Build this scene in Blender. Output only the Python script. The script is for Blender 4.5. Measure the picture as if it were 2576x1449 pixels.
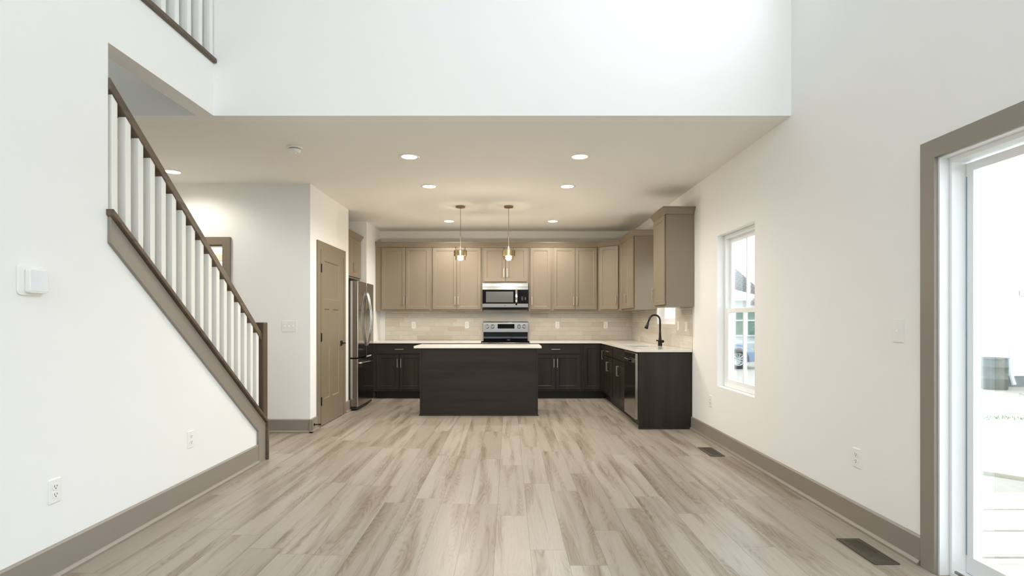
import bpy, bmesh, math, random
from mathutils import Vector, Matrix
random.seed(7)
for o in list(bpy.data.objects):
    bpy.data.objects.remove(o)
scene = bpy.context.scene
C = scene.collection

# ------------------------------------------------------------------ camera
IMG_W, FPX = 2576.0, 1384.0
EYE = 1.2435
cam_d = bpy.data.cameras.new('camera')
cam_d.sensor_width = 36.0
cam_d.lens = FPX / IMG_W * 36.0
cam_d.shift_x = (1288.0 - 1280.0) / IMG_W
cam_d.shift_y = (807.0 - 724.5) / IMG_W
cam_d.clip_start = 0.05
cam = bpy.data.objects.new('camera', cam_d)
C.objects.link(cam)
cam.location = (0, 0, EYE)
cam.rotation_euler = (math.pi / 2, 0, 0)
scene.camera = cam

# ------------------------------------------------------------------ world, sun, daylight
world = bpy.data.worlds.new('sky')
scene.world = world
world.use_nodes = True
bg = world.node_tree.nodes['Background']
bg.inputs['Color'].default_value = (0.84, 0.92, 1.0, 1)
bg.inputs['Strength'].default_value = 5.0
sun_d = bpy.data.lights.new('sun', 'SUN')
sun_d.energy = 3.0
sun_d.angle = 0.03
sun = bpy.data.objects.new('sun', sun_d)
C.objects.link(sun)
sun.rotation_euler = Vector((0.55, -0.45, -0.85)).to_track_quat('-Z', 'Y').to_euler()

def portal(loc, direction, sx, sy):
    """marks a window opening so that the sky light coming through it is sampled well (gives no light itself)"""
    d = bpy.data.lights.new('window_portal', 'AREA')
    d.shape = 'RECTANGLE'
    d.size, d.size_y = sx, sy
    d.cycles.is_portal = True
    o = bpy.data.objects.new('window_portal', d)
    C.objects.link(o)
    o.location = loc
    o.rotation_euler = Vector(direction).to_track_quat('-Z', 'Z').to_euler()
    return o
portal((0.1, -2.66, 4.0), (0, 1, 0), 3.8, 2.2)
portal((2.28, 2.85, 4.2), (-1, 0, 0), 1.5, 1.4)
portal((2.28, 1.78, 1.03), (-1, 0, 0), 1.84, 2.05)
portal((2.28, 5.133, 1.343), (-1, 0, 0), 0.84, 1.51)
portal((2.28, 7.367, 1.674), (-1, 0, 0), 0.86, 0.95)

vs = scene.view_settings
scene.display_settings.display_device = 'sRGB'
vs.view_transform = 'Standard'
vs.look = 'None'
vs.exposure = 0.5
vs.gamma = 1.0
vs.use_curve_mapping = False
scene.cycles.use_denoising = True
scene.cycles.max_bounces = 12
scene.cycles.diffuse_bounces = 7
scene.cycles.glossy_bounces = 5
scene.cycles.transparent_max_bounces = 16
scene.cycles.sample_clamp_indirect = 6.0

# ------------------------------------------------------------------ materials
def srgb(r, g, b):
    f = lambda c: (c / 255 / 12.92) if c / 255 <= 0.04045 else ((c / 255 + 0.055) / 1.055) ** 2.4
    return (f(r), f(g), f(b), 1.0)

def new_mat(name):
    m = bpy.data.materials.new(name)
    m.use_nodes = True
    nt = m.node_tree
    return m, nt, nt.nodes['Principled BSDF']

def nd(nt, kind, **props):
    n = nt.nodes.new(kind)
    for k, v in props.items():
        setattr(n, k, v)
    return n

def math_n(nt, op, a, b=None, c=None):
    n = nt.nodes.new('ShaderNodeMath')
    n.operation = op
    for i, v in enumerate((a, b, c)):
        if v is None:
            continue
        if isinstance(v, (int, float)):
            n.inputs[i].default_value = v
        else:
            nt.links.new(v, n.inputs[i])
    return n.outputs[0]

def ramp(nt, fac, stops):
    r = nt.nodes.new('ShaderNodeValToRGB')
    e = r.color_ramp.elements
    while len(e) < len(stops):
        e.new(0.5)
    for el, (p, c) in zip(e, stops):
        el.position = p
        el.color = c if len(c) == 4 else (*c, 1)
    nt.links.new(fac, r.inputs[0])
    return r.outputs[0]

def mixc(nt, fac, a, b, mode='MIX'):
    n = nt.nodes.new('ShaderNodeMix')
    n.data_type = 'RGBA'
    n.blend_type = mode
    for sock, v in ((n.inputs[0], fac), (n.inputs[6], a), (n.inputs[7], b)):
        if isinstance(v, (int, float, tuple)):
            sock.default_value = v
        else:
            nt.links.new(v, sock)
    return n.outputs[2]

def comb(nt, x, y, z):
    n = nt.nodes.new('ShaderNodeCombineXYZ')
    for i, v in enumerate((x, y, z)):
        if isinstance(v, (int, float)):
            n.inputs[i].default_value = v
        else:
            nt.links.new(v, n.inputs[i])
    return n.outputs[0]

def noise(nt, vec, scale=1.0, detail=2.0, rough=0.5, dist=0.0):
    n = nt.nodes.new('ShaderNodeTexNoise')
    n.inputs['Scale'].default_value = scale
    n.inputs['Detail'].default_value = detail
    n.inputs['Roughness'].default_value = rough
    n.inputs['Distortion'].default_value = dist
    if vec is not None:
        nt.links.new(vec, n.inputs['Vector'])
    return n.outputs[0]

def white(nt, vec):
    n = nt.nodes.new('ShaderNodeTexWhiteNoise')
    n.noise_dimensions = '3D'
    nt.links.new(vec, n.inputs['Vector'])
    return n.outputs['Value'], n.outputs['Color']

def bump(nt, height, strength, dist, bsdf):
    b = nt.nodes.new('ShaderNodeBump')
    b.inputs['Strength'].default_value = strength
    b.inputs['Distance'].default_value = dist
    nt.links.new(height, b.inputs['Height'])
    nt.links.new(b.outputs[0], bsdf.inputs['Normal'])

def plain(name, col, rough=0.5, metal=0.0, var=0.03, nscale=6.0, bmp=0.0, bscale=200.0, coat=0.0):
    """paint / plastic / metal with a faint procedural mottle"""
    m, nt, p = new_mat(name)
    tc = nd(nt, 'ShaderNodeTexCoord').outputs['Object']
    f = noise(nt, tc, nscale, 3)
    a = tuple(max(0, c * (1 - var)) for c in col[:3]) + (1,)
    b = tuple(min(1, c * (1 + var)) for c in col[:3]) + (1,)
    nt.links.new(mixc(nt, f, a, b), p.inputs['Base Color'])
    p.inputs['Roughness'].default_value = rough
    p.inputs['Metallic'].default_value = metal
    if coat:
        p.inputs['Coat Weight'].default_value = coat
        p.inputs['Coat Roughness'].default_value = 0.05
    if bmp:
        bump(nt, noise(nt, tc, bscale, 2), bmp, 0.001, p)
    return m

def emission(name, col, strength):
    m, nt, p = new_mat(name)
    p.inputs['Base Color'].default_value = (0.9, 0.9, 0.9, 1)
    p.inputs['Emission Color'].default_value = (*col, 1)
    p.inputs['Emission Strength'].default_value = strength
    return m

def glass(name, tint=(1, 1, 1), gloss=0.07):
    m = bpy.data.materials.new(name)
    m.use_nodes = True
    nt = m.node_tree
    nt.nodes.clear()
    out = nd(nt, 'ShaderNodeOutputMaterial')
    tr = nd(nt, 'ShaderNodeBsdfTransparent')
    tr.inputs[0].default_value = (*tint, 1)
    gl = nd(nt, 'ShaderNodeBsdfGlossy')
    gl.inputs['Roughness'].default_value = 0.02
    fr = nd(nt, 'ShaderNodeFresnel')
    fr.inputs[0].default_value = 1.45
    mx = nd(nt, 'ShaderNodeMixShader')
    nt.links.new(math_n(nt, 'ADD', math_n(nt, 'MULTIPLY', fr.outputs[0], 0.7 if gloss < 0.1 else 0.4), gloss * 0.3), mx.inputs[0])
    nt.links.new(tr.outputs[0], mx.inputs[1])
    nt.links.new(gl.outputs[0], mx.inputs[2])
    nt.links.new(mx.outputs[0], out.inputs[0])
    return m

def wood(name, c_dark, c_light, axis='Z', rough=0.42, scale=1.0):
    """stained wood, grain along the given object axis"""
    m, nt, p = new_mat(name)
    tc = nd(nt, 'ShaderNodeTexCoord').outputs['Object']
    s = nd(nt, 'ShaderNodeSeparateXYZ')
    nt.links.new(tc, s.inputs[0])
    k = {'X': (1.2, 22, 22), 'Y': (22, 1.2, 22), 'Z': (22, 22, 1.2)}[axis]
    v = comb(nt, *[math_n(nt, 'MULTIPLY', s.outputs[i], k[i] * scale) for i in range(3)])
    big = noise(nt, v, 0.35, 3, 0.55, 0.8)
    fine = noise(nt, v, 4.0, 3, 0.6)
    f = math_n(nt, 'ADD', math_n(nt, 'MULTIPLY', big, 0.75), math_n(nt, 'MULTIPLY', fine, 0.35))
    nt.links.new(ramp(nt, f, [(0.33, c_dark), (0.72, c_light)]), p.inputs['Base Color'])
    p.inputs['Roughness'].default_value = rough
    p.inputs['Specular IOR Level'].default_value = 0.35
    bump(nt, fine, 0.12, 0.001, p)
    return m

def floor_material():
    m, nt, p = new_mat('oak_plank_flooring')
    geo = nd(nt, 'ShaderNodeNewGeometry')
    s = nd(nt, 'ShaderNodeSeparateXYZ')
    nt.links.new(geo.outputs['Position'], s.inputs[0])
    x, y = s.outputs[0], s.outputs[1]
    W, L = 0.1927, 1.22
    u = math_n(nt, 'DIVIDE', math_n(nt, 'ADD', x, 0.076 + W * 40), W)
    i = math_n(nt, 'FLOOR', u)
    fu = math_n(nt, 'FRACT', u)
    off, _ = white(nt, comb(nt, i, 3.7, 0.3))
    v = math_n(nt, 'ADD', math_n(nt, 'DIVIDE', math_n(nt, 'ADD', y, 24.4), L), off)
    j = math_n(nt, 'FLOOR', v)
    fv = math_n(nt, 'FRACT', v)
    rid, rcol = white(nt, comb(nt, i, j, 1.9))
    rid2, _ = white(nt, comb(nt, j, i, 8.1))
    shift = math_n(nt, 'MULTIPLY', rid, 61.0)
    lx = math_n(nt, 'MULTIPLY', fu, W)
    ly = math_n(nt, 'MULTIPLY', fv, L)
    # broad heart-wood band down the plank
    gv = comb(nt, math_n(nt, 'MULTIPLY', lx, 12.0), math_n(nt, 'MULTIPLY', ly, 0.75), shift)
    band = noise(nt, gv, 1.0, 2.5, 0.5, 0.25)
    # cathedral rings: contour lines of a smooth stretched noise
    cv = comb(nt, math_n(nt, 'MULTIPLY', lx, 11.0), math_n(nt, 'MULTIPLY', ly, 1.15), math_n(nt, 'ADD', shift, 9.0))
    field = noise(nt, cv, 1.0, 1.6, 0.4, 0.35)
    rings = math_n(nt, 'SINE', math_n(nt, 'MULTIPLY', field, 120.0))
    rings = math_n(nt, 'MULTIPLY', math_n(nt, 'ADD', rings, 1.0), 0.5)
    rings = math_n(nt, 'POWER', rings, 2.6)
    fine = noise(nt, comb(nt, math_n(nt, 'MULTIPLY', lx, 150.0), math_n(nt, 'MULTIPLY', ly, 2.6), shift), 1.0, 3, 0.65)
    heart = nd(nt, 'ShaderNodeMapRange')
    heart.inputs[1].default_value, heart.inputs[2].default_value = 0.46, 0.68
    nt.links.new(band, heart.inputs[0])
    hm = heart.outputs[0]
    base = mixc(nt, rid2, srgb(166, 157, 144), srgb(186, 178, 166))
    col = mixc(nt, math_n(nt, 'MULTIPLY', hm, 0.75), base, srgb(132, 115, 95))
    ringf = math_n(nt, 'MULTIPLY', rings, math_n(nt, 'ADD', math_n(nt, 'MULTIPLY', hm, 0.52), 0.08))
    col = mixc(nt, ringf, col, srgb(96, 82, 67))
    col = mixc(nt, math_n(nt, 'MULTIPLY', fine, 0.42), col, srgb(130, 118, 102))
    # seams
    ex = math_n(nt, 'MULTIPLY', math_n(nt, 'MINIMUM', fu, math_n(nt, 'SUBTRACT', 1.0, fu)), W)
    ey = math_n(nt, 'MULTIPLY', math_n(nt, 'MINIMUM', fv, math_n(nt, 'SUBTRACT', 1.0, fv)), L)
    e = math_n(nt, 'MINIMUM', ex, ey)
    seam = math_n(nt, 'LESS_THAN', e, 0.0011)
    col = mixc(nt, math_n(nt, 'MULTIPLY', seam, 0.6), col, srgb(72, 62, 51))
    nt.links.new(col, p.inputs['Base Color'])
    p.inputs['Roughness'].default_value = 0.36
    nt.links.new(math_n(nt, 'ADD', 0.26, math_n(nt, 'MULTIPLY', fine, 0.14)), p.inputs['Roughness'])
    bump(nt, math_n(nt, 'SUBTRACT', math_n(nt, 'MULTIPLY', fine, 0.25), seam), 0.22, 0.0015, p)
    return m

def tile_material(name, axis, z0):
    """glazed hand-made look 75 x 300 tile, running bond"""
    m, nt, p = new_mat(name)
    geo = nd(nt, 'ShaderNodeNewGeometry')
    s = nd(nt, 'ShaderNodeSeparateXYZ')
    nt.links.new(geo.outputs['Position'], s.inputs[0])
    h = s.outputs[0 if axis == 'X' else 1]
    z = s.outputs[2]
    W, H = 0.297, 0.0775
    v = math_n(nt, 'DIVIDE', math_n(nt, 'SUBTRACT', z, z0 - H * 10), H)
    j = math_n(nt, 'FLOOR', v)
    fv = math_n(nt, 'FRACT', v)
    ro, _ = white(nt, comb(nt, j, 5.2, 2.0))
    o2 = math_n(nt, 'MULTIPLY', math_n(nt, 'FLOOR', math_n(nt, 'MULTIPLY', ro, 4.0)), 0.25)
    u = math_n(nt, 'ADD', math_n(nt, 'DIVIDE', math_n(nt, 'ADD', h, 30.0), W), o2)
    i = math_n(nt, 'FLOOR', u)
    fu = math_n(nt, 'FRACT', u)
    rid, _ = white(nt, comb(nt, i, j, 4.4))
    rid2, _ = white(nt, comb(nt, j, i, 1.4))
    base = ramp(nt, rid, [(0.0, srgb(202, 192, 176)), (0.35, srgb(222, 216, 204)), (0.7, srgb(212, 209, 200)), (1.0, srgb(230, 226, 216))])
    cloud = noise(nt, comb(nt, math_n(nt, 'MULTIPLY', u, 3.0), math_n(nt, 'MULTIPLY', v, 2.2), math_n(nt, 'MULTIPLY', rid, 40.0)), 1.0, 3)
    col = mixc(nt, math_n(nt, 'MULTIPLY', cloud, 0.55), base, srgb(196, 185, 168))
    ex = math_n(nt, 'MULTIPLY', math_n(nt, 'MINIMUM', fu, math_n(nt, 'SUBTRACT', 1.0, fu)), W)
    ey = math_n(nt, 'MULTIPLY', math_n(nt, 'MINIMUM', fv, math_n(nt, 'SUBTRACT', 1.0, fv)), H)
    e = math_n(nt, 'MINIMUM', ex, ey)
    grout = math_n(nt, 'LESS_THAN', e, 0.0016)
    col = mixc(nt, math_n(nt, 'MULTIPLY', grout, 0.8), col, srgb(222, 216, 204))
    nt.links.new(col, p.inputs['Base Color'])
    nt.links.new(math_n(nt, 'ADD', 0.09, math_n(nt, 'MULTIPLY', grout, 0.6)), p.inputs['Roughness'])
    wav = noise(nt, comb(nt, math_n(nt, 'MULTIPLY', h, 26.0), math_n(nt, 'MULTIPLY', z, 38.0), math_n(nt, 'MULTIPLY', rid2, 30.0)), 1.0, 2)
    tilt = math_n(nt, 'MULTIPLY', math_n(nt, 'MULTIPLY', fv, math_n(nt, 'SUBTRACT', rid2, 0.5)), 0.7)
    edge = nd(nt, 'ShaderNodeMapRange')
    edge.inputs[1].default_value, edge.inputs[2].default_value = 0.0, 0.006
    nt.links.new(e, edge.inputs[0])
    hgt = math_n(nt, 'ADD', math_n(nt, 'ADD', wav, tilt), edge.outputs[0])
    bump(nt, hgt, 0.6, 0.005, p)
    return m

M = {}
M['wall'] = plain('warm_white_wall_paint', srgb(240, 240, 238), 0.75, var=0.006, nscale=2, bmp=0.05, bscale=350)
M['ceiling'] = plain('flat_ceiling_paint', srgb(238, 237, 233), 0.85, var=0.006, nscale=2, bmp=0.05, bscale=250)
M['trim'] = plain('taupe_trim_paint', srgb(142, 134, 123), 0.42, var=0.02)
M['door'] = plain('taupe_door_paint', srgb(128, 117, 99), 0.42, var=0.02)
M['upper'] = plain('taupe_cabinet_paint', srgb(136, 124, 107), 0.4, var=0.015)
M['dark'] = wood('espresso_stained_maple', srgb(21, 16, 12), srgb(50, 42, 35), 'Z')
M['dark_h'] = wood('espresso_stained_maple_sideways', srgb(23, 18, 14), srgb(48, 41, 33), 'X')
M['toe'] = wood('black_brown_toe_kick', srgb(10, 8, 6), srgb(18, 14, 11), 'X')
M['rail'] = wood('walnut_stained_rail', srgb(72, 61, 49), srgb(118, 103, 86), 'Y')
M['newel'] = wood('walnut_stained_newel', srgb(66, 54, 42), srgb(100, 86, 70), 'Z')
M['baluster'] = plain('white_baluster_paint', srgb(236, 235, 230), 0.45, var=0.01)
M['quartz'] = plain('white_quartz', srgb(232, 228, 220), 0.12, var=0.03, nscale=14)
M['steel'] = plain('brushed_stainless_steel', (0.30, 0.295, 0.28, 1), 0.22, 1.0, var=0.04, nscale=3)
M['mirror_steel'] = plain('dark_polished_stainless', (0.40, 0.37, 0.34, 1), 0.13, 1.0, var=0.03, nscale=2)
M['chrome'] = plain('polished_handle_steel', (0.75, 0.73, 0.70, 1), 0.12, 1.0, var=0.02)
M['nickel'] = plain('champagne_nickel_pull', (0.60, 0.55, 0.46, 1), 0.3, 1.0, var=0.02)
M['brass'] = plain('antique_brass', (0.27, 0.21, 0.12, 1), 0.3, 1.0, var=0.05)
M['brass_light'] = plain('satin_gold', (0.55, 0.44, 0.26, 1), 0.22, 1.0, var=0.04)
M['black_glass'] = plain('black_glass', (0.006, 0.006, 0.007, 1), 0.05, var=0.02)
M['black_glass'].node_tree.nodes['Principled BSDF'].inputs['Specular IOR Level'].default_value = 0.2
M['grey_glass'] = plain('grey_oven_window', (0.085, 0.085, 0.082, 1), 0.25, var=0.05)
M['black'] = plain('black_enamel', (0.012, 0.012, 0.012, 1), 0.35, var=0.05)
M['black_metal'] = plain('matte_black_metal', (0.012, 0.011, 0.010, 1), 0.38, 0.3, var=0.05)
M['charcoal'] = plain('charcoal_fridge_side', (0.045, 0.044, 0.043, 1), 0.4, var=0.05)
M['plastic'] = plain('white_plastic', srgb(240, 239, 235), 0.32, var=0.01)
M['screen'] = plain('pale_glossy_screen', srgb(236, 240, 243), 0.06, var=0.02, coat=1.0)
M['vinyl'] = plain('white_vinyl', srgb(242, 243, 243), 0.35, var=0.01)
M['glass'] = glass('clear_window_glass', (0.97, 0.99, 0.98))
M['lamp_glass'] = glass('clear_lamp_glass', (1.0, 0.99, 0.97), 0.15)
M['bronze'] = plain('bronze_register_metal', srgb(86, 76, 64), 0.45, 0.4, var=0.05)
M['slot'] = plain('dark_slot', (0.02, 0.02, 0.02, 1), 0.6)
M['floor'] = floor_material()
M['tile_back'] = tile_material('glazed_tile_back_wall', 'X', 0.914)
M['tile_side'] = tile_material('glazed_tile_side_wall', 'Y', 0.914)
M['can_glow'] = emission('recessed_lamp_lens', (1.0, 0.90, 0.74), 14.0)
M['bulb_glow'] = emission('pendant_bulb_glow', (1.0, 0.86, 0.64), 60.0)
M['display'] = emission('oven_display_glow', (0.9, 0.5, 0.2), 0.15)
M['deck'] = wood('weathered_deck_board', srgb(176, 168, 154), srgb(212, 207, 196), 'X', 0.7, 0.6)
M['siding'] = plain('white_siding_paint', srgb(238, 240, 241), 0.6, var=0.01)
M['ground'] = plain('pale_gravel_ground', srgb(168, 164, 154), 0.9, var=0.12, nscale=3, bmp=0.4, bscale=40)
M['gasket'] = plain('blue_grey_gasket', srgb(140, 165, 182), 0.5)
M['barrel'] = plain('grey_green_barrel', srgb(84, 92, 90), 0.5, var=0.15, nscale=5)
M['leaf'] = plain('garden_green', srgb(96, 122, 88), 0.7, var=0.25, nscale=8)
M['car_paint'] = plain('silver_blue_car_paint', srgb(140, 158, 182), 0.3, 0.2, var=0.03, coat=0.6)
M['tyre'] = plain('black_rubber', (0.03, 0.03, 0.032, 1), 0.7)
M['alloy'] = plain('silver_alloy', (0.7, 0.71, 0.73, 1), 0.3, 0.9)
M['foundation'] = plain('grey_foundation', srgb(120, 128, 130), 0.8, var=0.1)

def shingle_material():
    m, nt, p = new_mat('grey_asphalt_shingle')
    b = nd(nt, 'ShaderNodeTexBrick')
    b.offset = 0.5
    tc = nd(nt, 'ShaderNodeTexCoord')
    nt.links.new(tc.outputs['Object'], b.inputs['Vector'])
    b.inputs['Color1'].default_value = srgb(226, 227, 229)
    b.inputs['Color2'].default_value = srgb(208, 209, 213)
    b.inputs['Mortar'].default_value = srgb(128, 130, 136)
    b.inputs['Scale'].default_value = 1.0
    b.inputs['Mortar Size'].default_value = 0.018
    b.inputs['Brick Width'].default_value = 0.45
    b.inputs['Row Height'].default_value = 0.15
    nt.links.new(b.outputs['Color'], p.inputs['Base Color'])
    p.inputs['Roughness'].default_value = 0.9
    return m
M['shingle'] = shingle_material()

# ------------------------------------------------------------------ mesh helpers
def obj(name, bm, mat, parent=None, bevel=0.0, seg=2, smooth=False, loc=None, rotz=None):
    bmesh.ops.recalc_face_normals(bm, faces=bm.faces[:])
    me = bpy.data.meshes.new(name)
    bm.to_mesh(me)
    bm.free()
    for mm in (mat if isinstance(mat, (list, tuple)) else [mat]):
        me.materials.append(mm)
    if smooth:
        for p in me.polygons:
            p.use_smooth = True
    o = bpy.data.objects.new(name, me)
    C.objects.link(o)
    if parent is not None:
        o.parent = parent
    if loc is not None:
        o.location = loc
    if rotz is not None:
        o.rotation_euler = (0, 0, rotz)
    if bevel:
        md = o.modifiers.new('edge', 'BEVEL')
        md.width = bevel
        md.segments = seg
        md.limit_method = 'ANGLE'
        md.angle_limit = math.radians(35)
    return o

def thing(name, label, cat, loc=(0, 0, 0), rotz=0.0, group=None):
    o = bpy.data.objects.new(name, None)
    o.empty_display_size = 0.1
    C.objects.link(o)
    o.location = loc
    o.rotation_euler = (0, 0, rotz)
    return tag(o, label, cat, group)

def tag(o, label, cat, group=None, kind=None):
    o['label'] = label
    o['category'] = cat
    if group:
        o['group'] = group
    if kind:
        o['kind'] = kind
    return o

def struct(o):
    o['kind'] = 'structure'
    return o

def copy_tree(o, parent=None):
    c = o.copy()
    C.objects.link(c)
    if parent is not None:
        c.parent = parent
    for ch in [x for x in C.objects if x.parent == o]:
        copy_tree(ch, c)
    return c

def box_bm(x0, y0, z0, x1, y1, z1, bm=None):
    bm = bm or bmesh.new()
    r = bmesh.ops.create_cube(bm, size=1.0)
    bmesh.ops.scale(bm, vec=(x1 - x0, y1 - y0, z1 - z0), verts=r['verts'])
    bmesh.ops.translate(bm, vec=((x0 + x1) / 2, (y0 + y1) / 2, (z0 + z1) / 2), verts=r['verts'])
    return bm

AX = {'X': lambda a, b, t: (t, a, b), 'Y': lambda a, b, t: (a, t, b), 'Z': lambda a, b, t: (a, b, t)}

def prism_bm(pts, t0, t1, axis, bm=None):
    """polygon in the plane across `axis`, pulled from t0 to t1 along it"""
    bm = bm or bmesh.new()
    f = AX[axis]
    A = [bm.verts.new(f(a, b, t0)) for a, b in pts]
    B = [bm.verts.new(f(a, b, t1)) for a, b in pts]
    bm.faces.new(A)
    bm.faces.new(B[::-1])
    n = len(pts)
    for i in range(n):
        bm.faces.new((A[i], A[(i + 1) % n], B[(i + 1) % n], B[i]))
    return bm

def cells_bm(us, ws, keep, t0, t1, axis):
    """slab across `axis` built from a grid of cells; cells not kept are openings"""
    bm = bmesh.new()
    f = AX[axis]
    vs_ = {}
    def V(i, j, k):
        if (i, j, k) not in vs_:
            vs_[(i, j, k)] = bm.verts.new(f(us[i], ws[j], (t0, t1)[k]))
        return vs_[(i, j, k)]
    nu, nw = len(us) - 1, len(ws) - 1
    K = lambda i, j: 0 <= i < nu and 0 <= j < nw and keep(i, j)
    for i in range(nu):
        for j in range(nw):
            if not K(i, j):
                continue
            for k in (0, 1):
                bm.faces.new((V(i, j, k), V(i + 1, j, k), V(i + 1, j + 1, k), V(i, j + 1, k)))
            if not K(i - 1, j): bm.faces.new((V(i, j, 0), V(i, j + 1, 0), V(i, j + 1, 1), V(i, j, 1)))
            if not K(i + 1, j): bm.faces.new((V(i + 1, j, 0), V(i + 1, j + 1, 0), V(i + 1, j + 1, 1), V(i + 1, j, 1)))
            if not K(i, j - 1): bm.faces.new((V(i, j, 0), V(i + 1, j, 0), V(i + 1, j, 1), V(i, j, 1)))
            if not K(i, j + 1): bm.faces.new((V(i, j + 1, 0), V(i + 1, j + 1, 0), V(i + 1, j + 1, 1), V(i, j + 1, 1)))
    return bm

def panel_bm(xs, zs, panels, t, lip=0.006, depth=0.007):
    """board in local XZ, front towards -Y, thickness t, with sunk panels (cells of the grid)"""
    bm = bmesh.new()
    nx, nz = len(xs) - 1, len(zs) - 1
    fv = [[bm.verts.new((x, -t, z)) for z in zs] for x in xs]
    bv = [bm.verts.new((x, 0, z)) for x, z in ((xs[0], zs[0]), (xs[-1], zs[0]), (xs[-1], zs[-1]), (xs[0], zs[-1]))]
    sunk = []
    for i in range(nx):
        for j in range(nz):
            fc = bm.faces.new((fv[i][j], fv[i + 1][j], fv[i + 1][j + 1], fv[i][j + 1]))
            if (i, j) in panels:
                sunk.append(fc)
    bm.faces.new(bv[::-1])
    bm.faces.new([fv[i][0] for i in range(nx + 1)][::-1] + [bv[0], bv[1]])
    bm.faces.new([fv[i][nz] for i in range(nx + 1)] + [bv[2], bv[3]])
    bm.faces.new([fv[0][j] for j in range(nz + 1)] + [bv[3], bv[0]])
    bm.faces.new([fv[nx][j] for j in range(nz + 1)][::-1] + [bv[1], bv[2]])
    bmesh.ops.recalc_face_normals(bm, faces=bm.faces[:])
    for fc in sunk:
        bmesh.ops.inset_region(bm, faces=[fc], thickness=lip, depth=-depth, use_even_offset=True)
    return bm

def tube_bm(pts, radii, n=12, bm=None, caps=True):
    bm = bm or bmesh.new()
    if not isinstance(radii, (list, tuple)):
        radii = [radii] * len(pts)
    P = [Vector(p) for p in pts]
    rings = []
    up = None
    for k, p in enumerate(P):
        d = (P[min(k + 1, len(P) - 1)] - P[max(k - 1, 0)]).normalized()
        if up is None:
            up = Vector((0, 0, 1)) if abs(d.z) < 0.9 else Vector((0, 1, 0))
        a = d.cross(up)
        if a.length < 1e-5:
            a = d.orthogonal()
        a.normalize()
        b = a.cross(d).normalized()
        up = b
        r = radii[k]
        rings.append([bm.verts.new(p + (a * math.cos(2 * math.pi * q / n) + b * math.sin(2 * math.pi * q / n)) * r) for q in range(n)])
    for A, B in zip(rings, rings[1:]):
        for q in range(n):
            bm.faces.new((A[q], A[(q + 1) % n], B[(q + 1) % n], B[q]))
    if caps:
        bm.faces.new(rings[0][::-1])
        bm.faces.new(rings[-1])
    return bm

def lathe_bm(profile, n=32, bm=None, axis='Z', at=(0, 0, 0)):
    """profile of (radius, height); radius 0 closes the end"""
    bm = bm or bmesh.new()
    f = {'Z': lambda c, s, h: (c, s, h), 'Y': lambda c, s, h: (c, h, s), 'X': lambda c, s, h: (h, c, s)}[axis]
    rings = []
    for r, h in profile:
        if r == 0:
            rings.append([bm.verts.new(Vector(f(0, 0, h)) + Vector(at))])
        else:
            rings.append([bm.verts.new(Vector(f(r * math.cos(2 * math.pi * q / n), r * math.sin(2 * math.pi * q / n), h)) + Vector(at)) for q in range(n)])
    for A, B in zip(rings, rings[1:]):
        for q in range(n):
            a0, a1, b0, b1 = A[q % len(A)], A[(q + 1) % len(A)], B[q % len(B)], B[(q + 1) % len(B)]
            vv = []
            for w in (a0, a1, b1, b0):
                if w not in vv:
                    vv.append(w)
            if len(vv) > 2:
                bm.faces.new(vv)
    return bm

def rrect(w, h, r, n=6, cx=0, cy=0):
    out = []
    for sx, sy, a0 in ((1, 1, 0), (-1, 1, 90), (-1, -1, 180), (1, -1, 270)):
        for k in range(n + 1):
            a = math.radians(a0 + 90 * k / n)
            out.append((cx + sx * (w / 2 - r) + r * math.cos(a), cy + sy * (h / 2 - r) + r * math.sin(a)))
    return out

PI = math.pi
ZC = 2.772       # kitchen ceiling
XR, XL = 2.105, -2.2
YB = 9.38
YH = 4.10        # plane of the wall over the kitchen
ZT = 5.4
WT = 0.16

# ------------------------------------------------------------------ setting: floor, walls, ceilings
struct(obj('floor', box_bm(-4.75, -2.65, -0.12, XR + WT, YB + 0.12, 0), M['floor']))
# right wall with sliding door, tall window and sink window
us = [-2.65, -0.30, 0.86, 1.20, 2.10, 2.70, 3.60, 4.71, 5.556, 6.936, 7.798, YB + 0.12]
ws = [0, 0.585, 1.197, 2.05, 2.10, 2.15, 3.5, 4.9, ZT]
def keep_r(i, j):
    if i in (2, 3, 4) and j <= 2: return False
    if i == 7 and 1 <= j <= 3: return False
    if i == 9 and 2 <= j <= 4: return False
    if i in (4, 5) and j == 6: return False
    return True
struct(obj('wall_right', cells_bm(us, ws, keep_r, XR, XR + WT, 'X'), M['wall']))
# back wall
struct(obj('wall_back', box_bm(-2.95, YB, 0, XR, YB + 0.12, ZC), M['wall']))
# wall over the kitchen opening
struct(obj('wall_header', box_bm(-3.3, YH, ZC, XR, YH + 0.12, ZT), M['wall']))
# left wall: full height up to the stair opening, then a sloped knee wall, and the loft band above
CAP = lambda y: 1.847 - 0.774 * (y - 3.016)   # top of the sloped cap
prof = [(-2.65, 0), (4.93, 0), (4.93, CAP(4.93) - 0.034), (3.02, CAP(3.02) - 0.034), (3.02, ZC), (YH, ZC), (YH, 3.16), (-2.65, 3.16)]
struct(obj('wall_left', prism_bm(prof, -2.33, XL, 'X'), M['wall']))
# stairwell outer wall and hall end
struct(obj('wall_stairwell', box_bm(-3.42, -2.65, 0, -3.3, 4.95, ZT), M['wall']))
struct(obj('wall_hall', box_bm(-4.75, 4.83, 0, -4.63, 8.0, ZC), M['wall']))
struct(obj('wall_hall_front', box_bm(-4.63, 4.83, 0, -3.42, 4.95, ZC), M['wall']))
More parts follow.
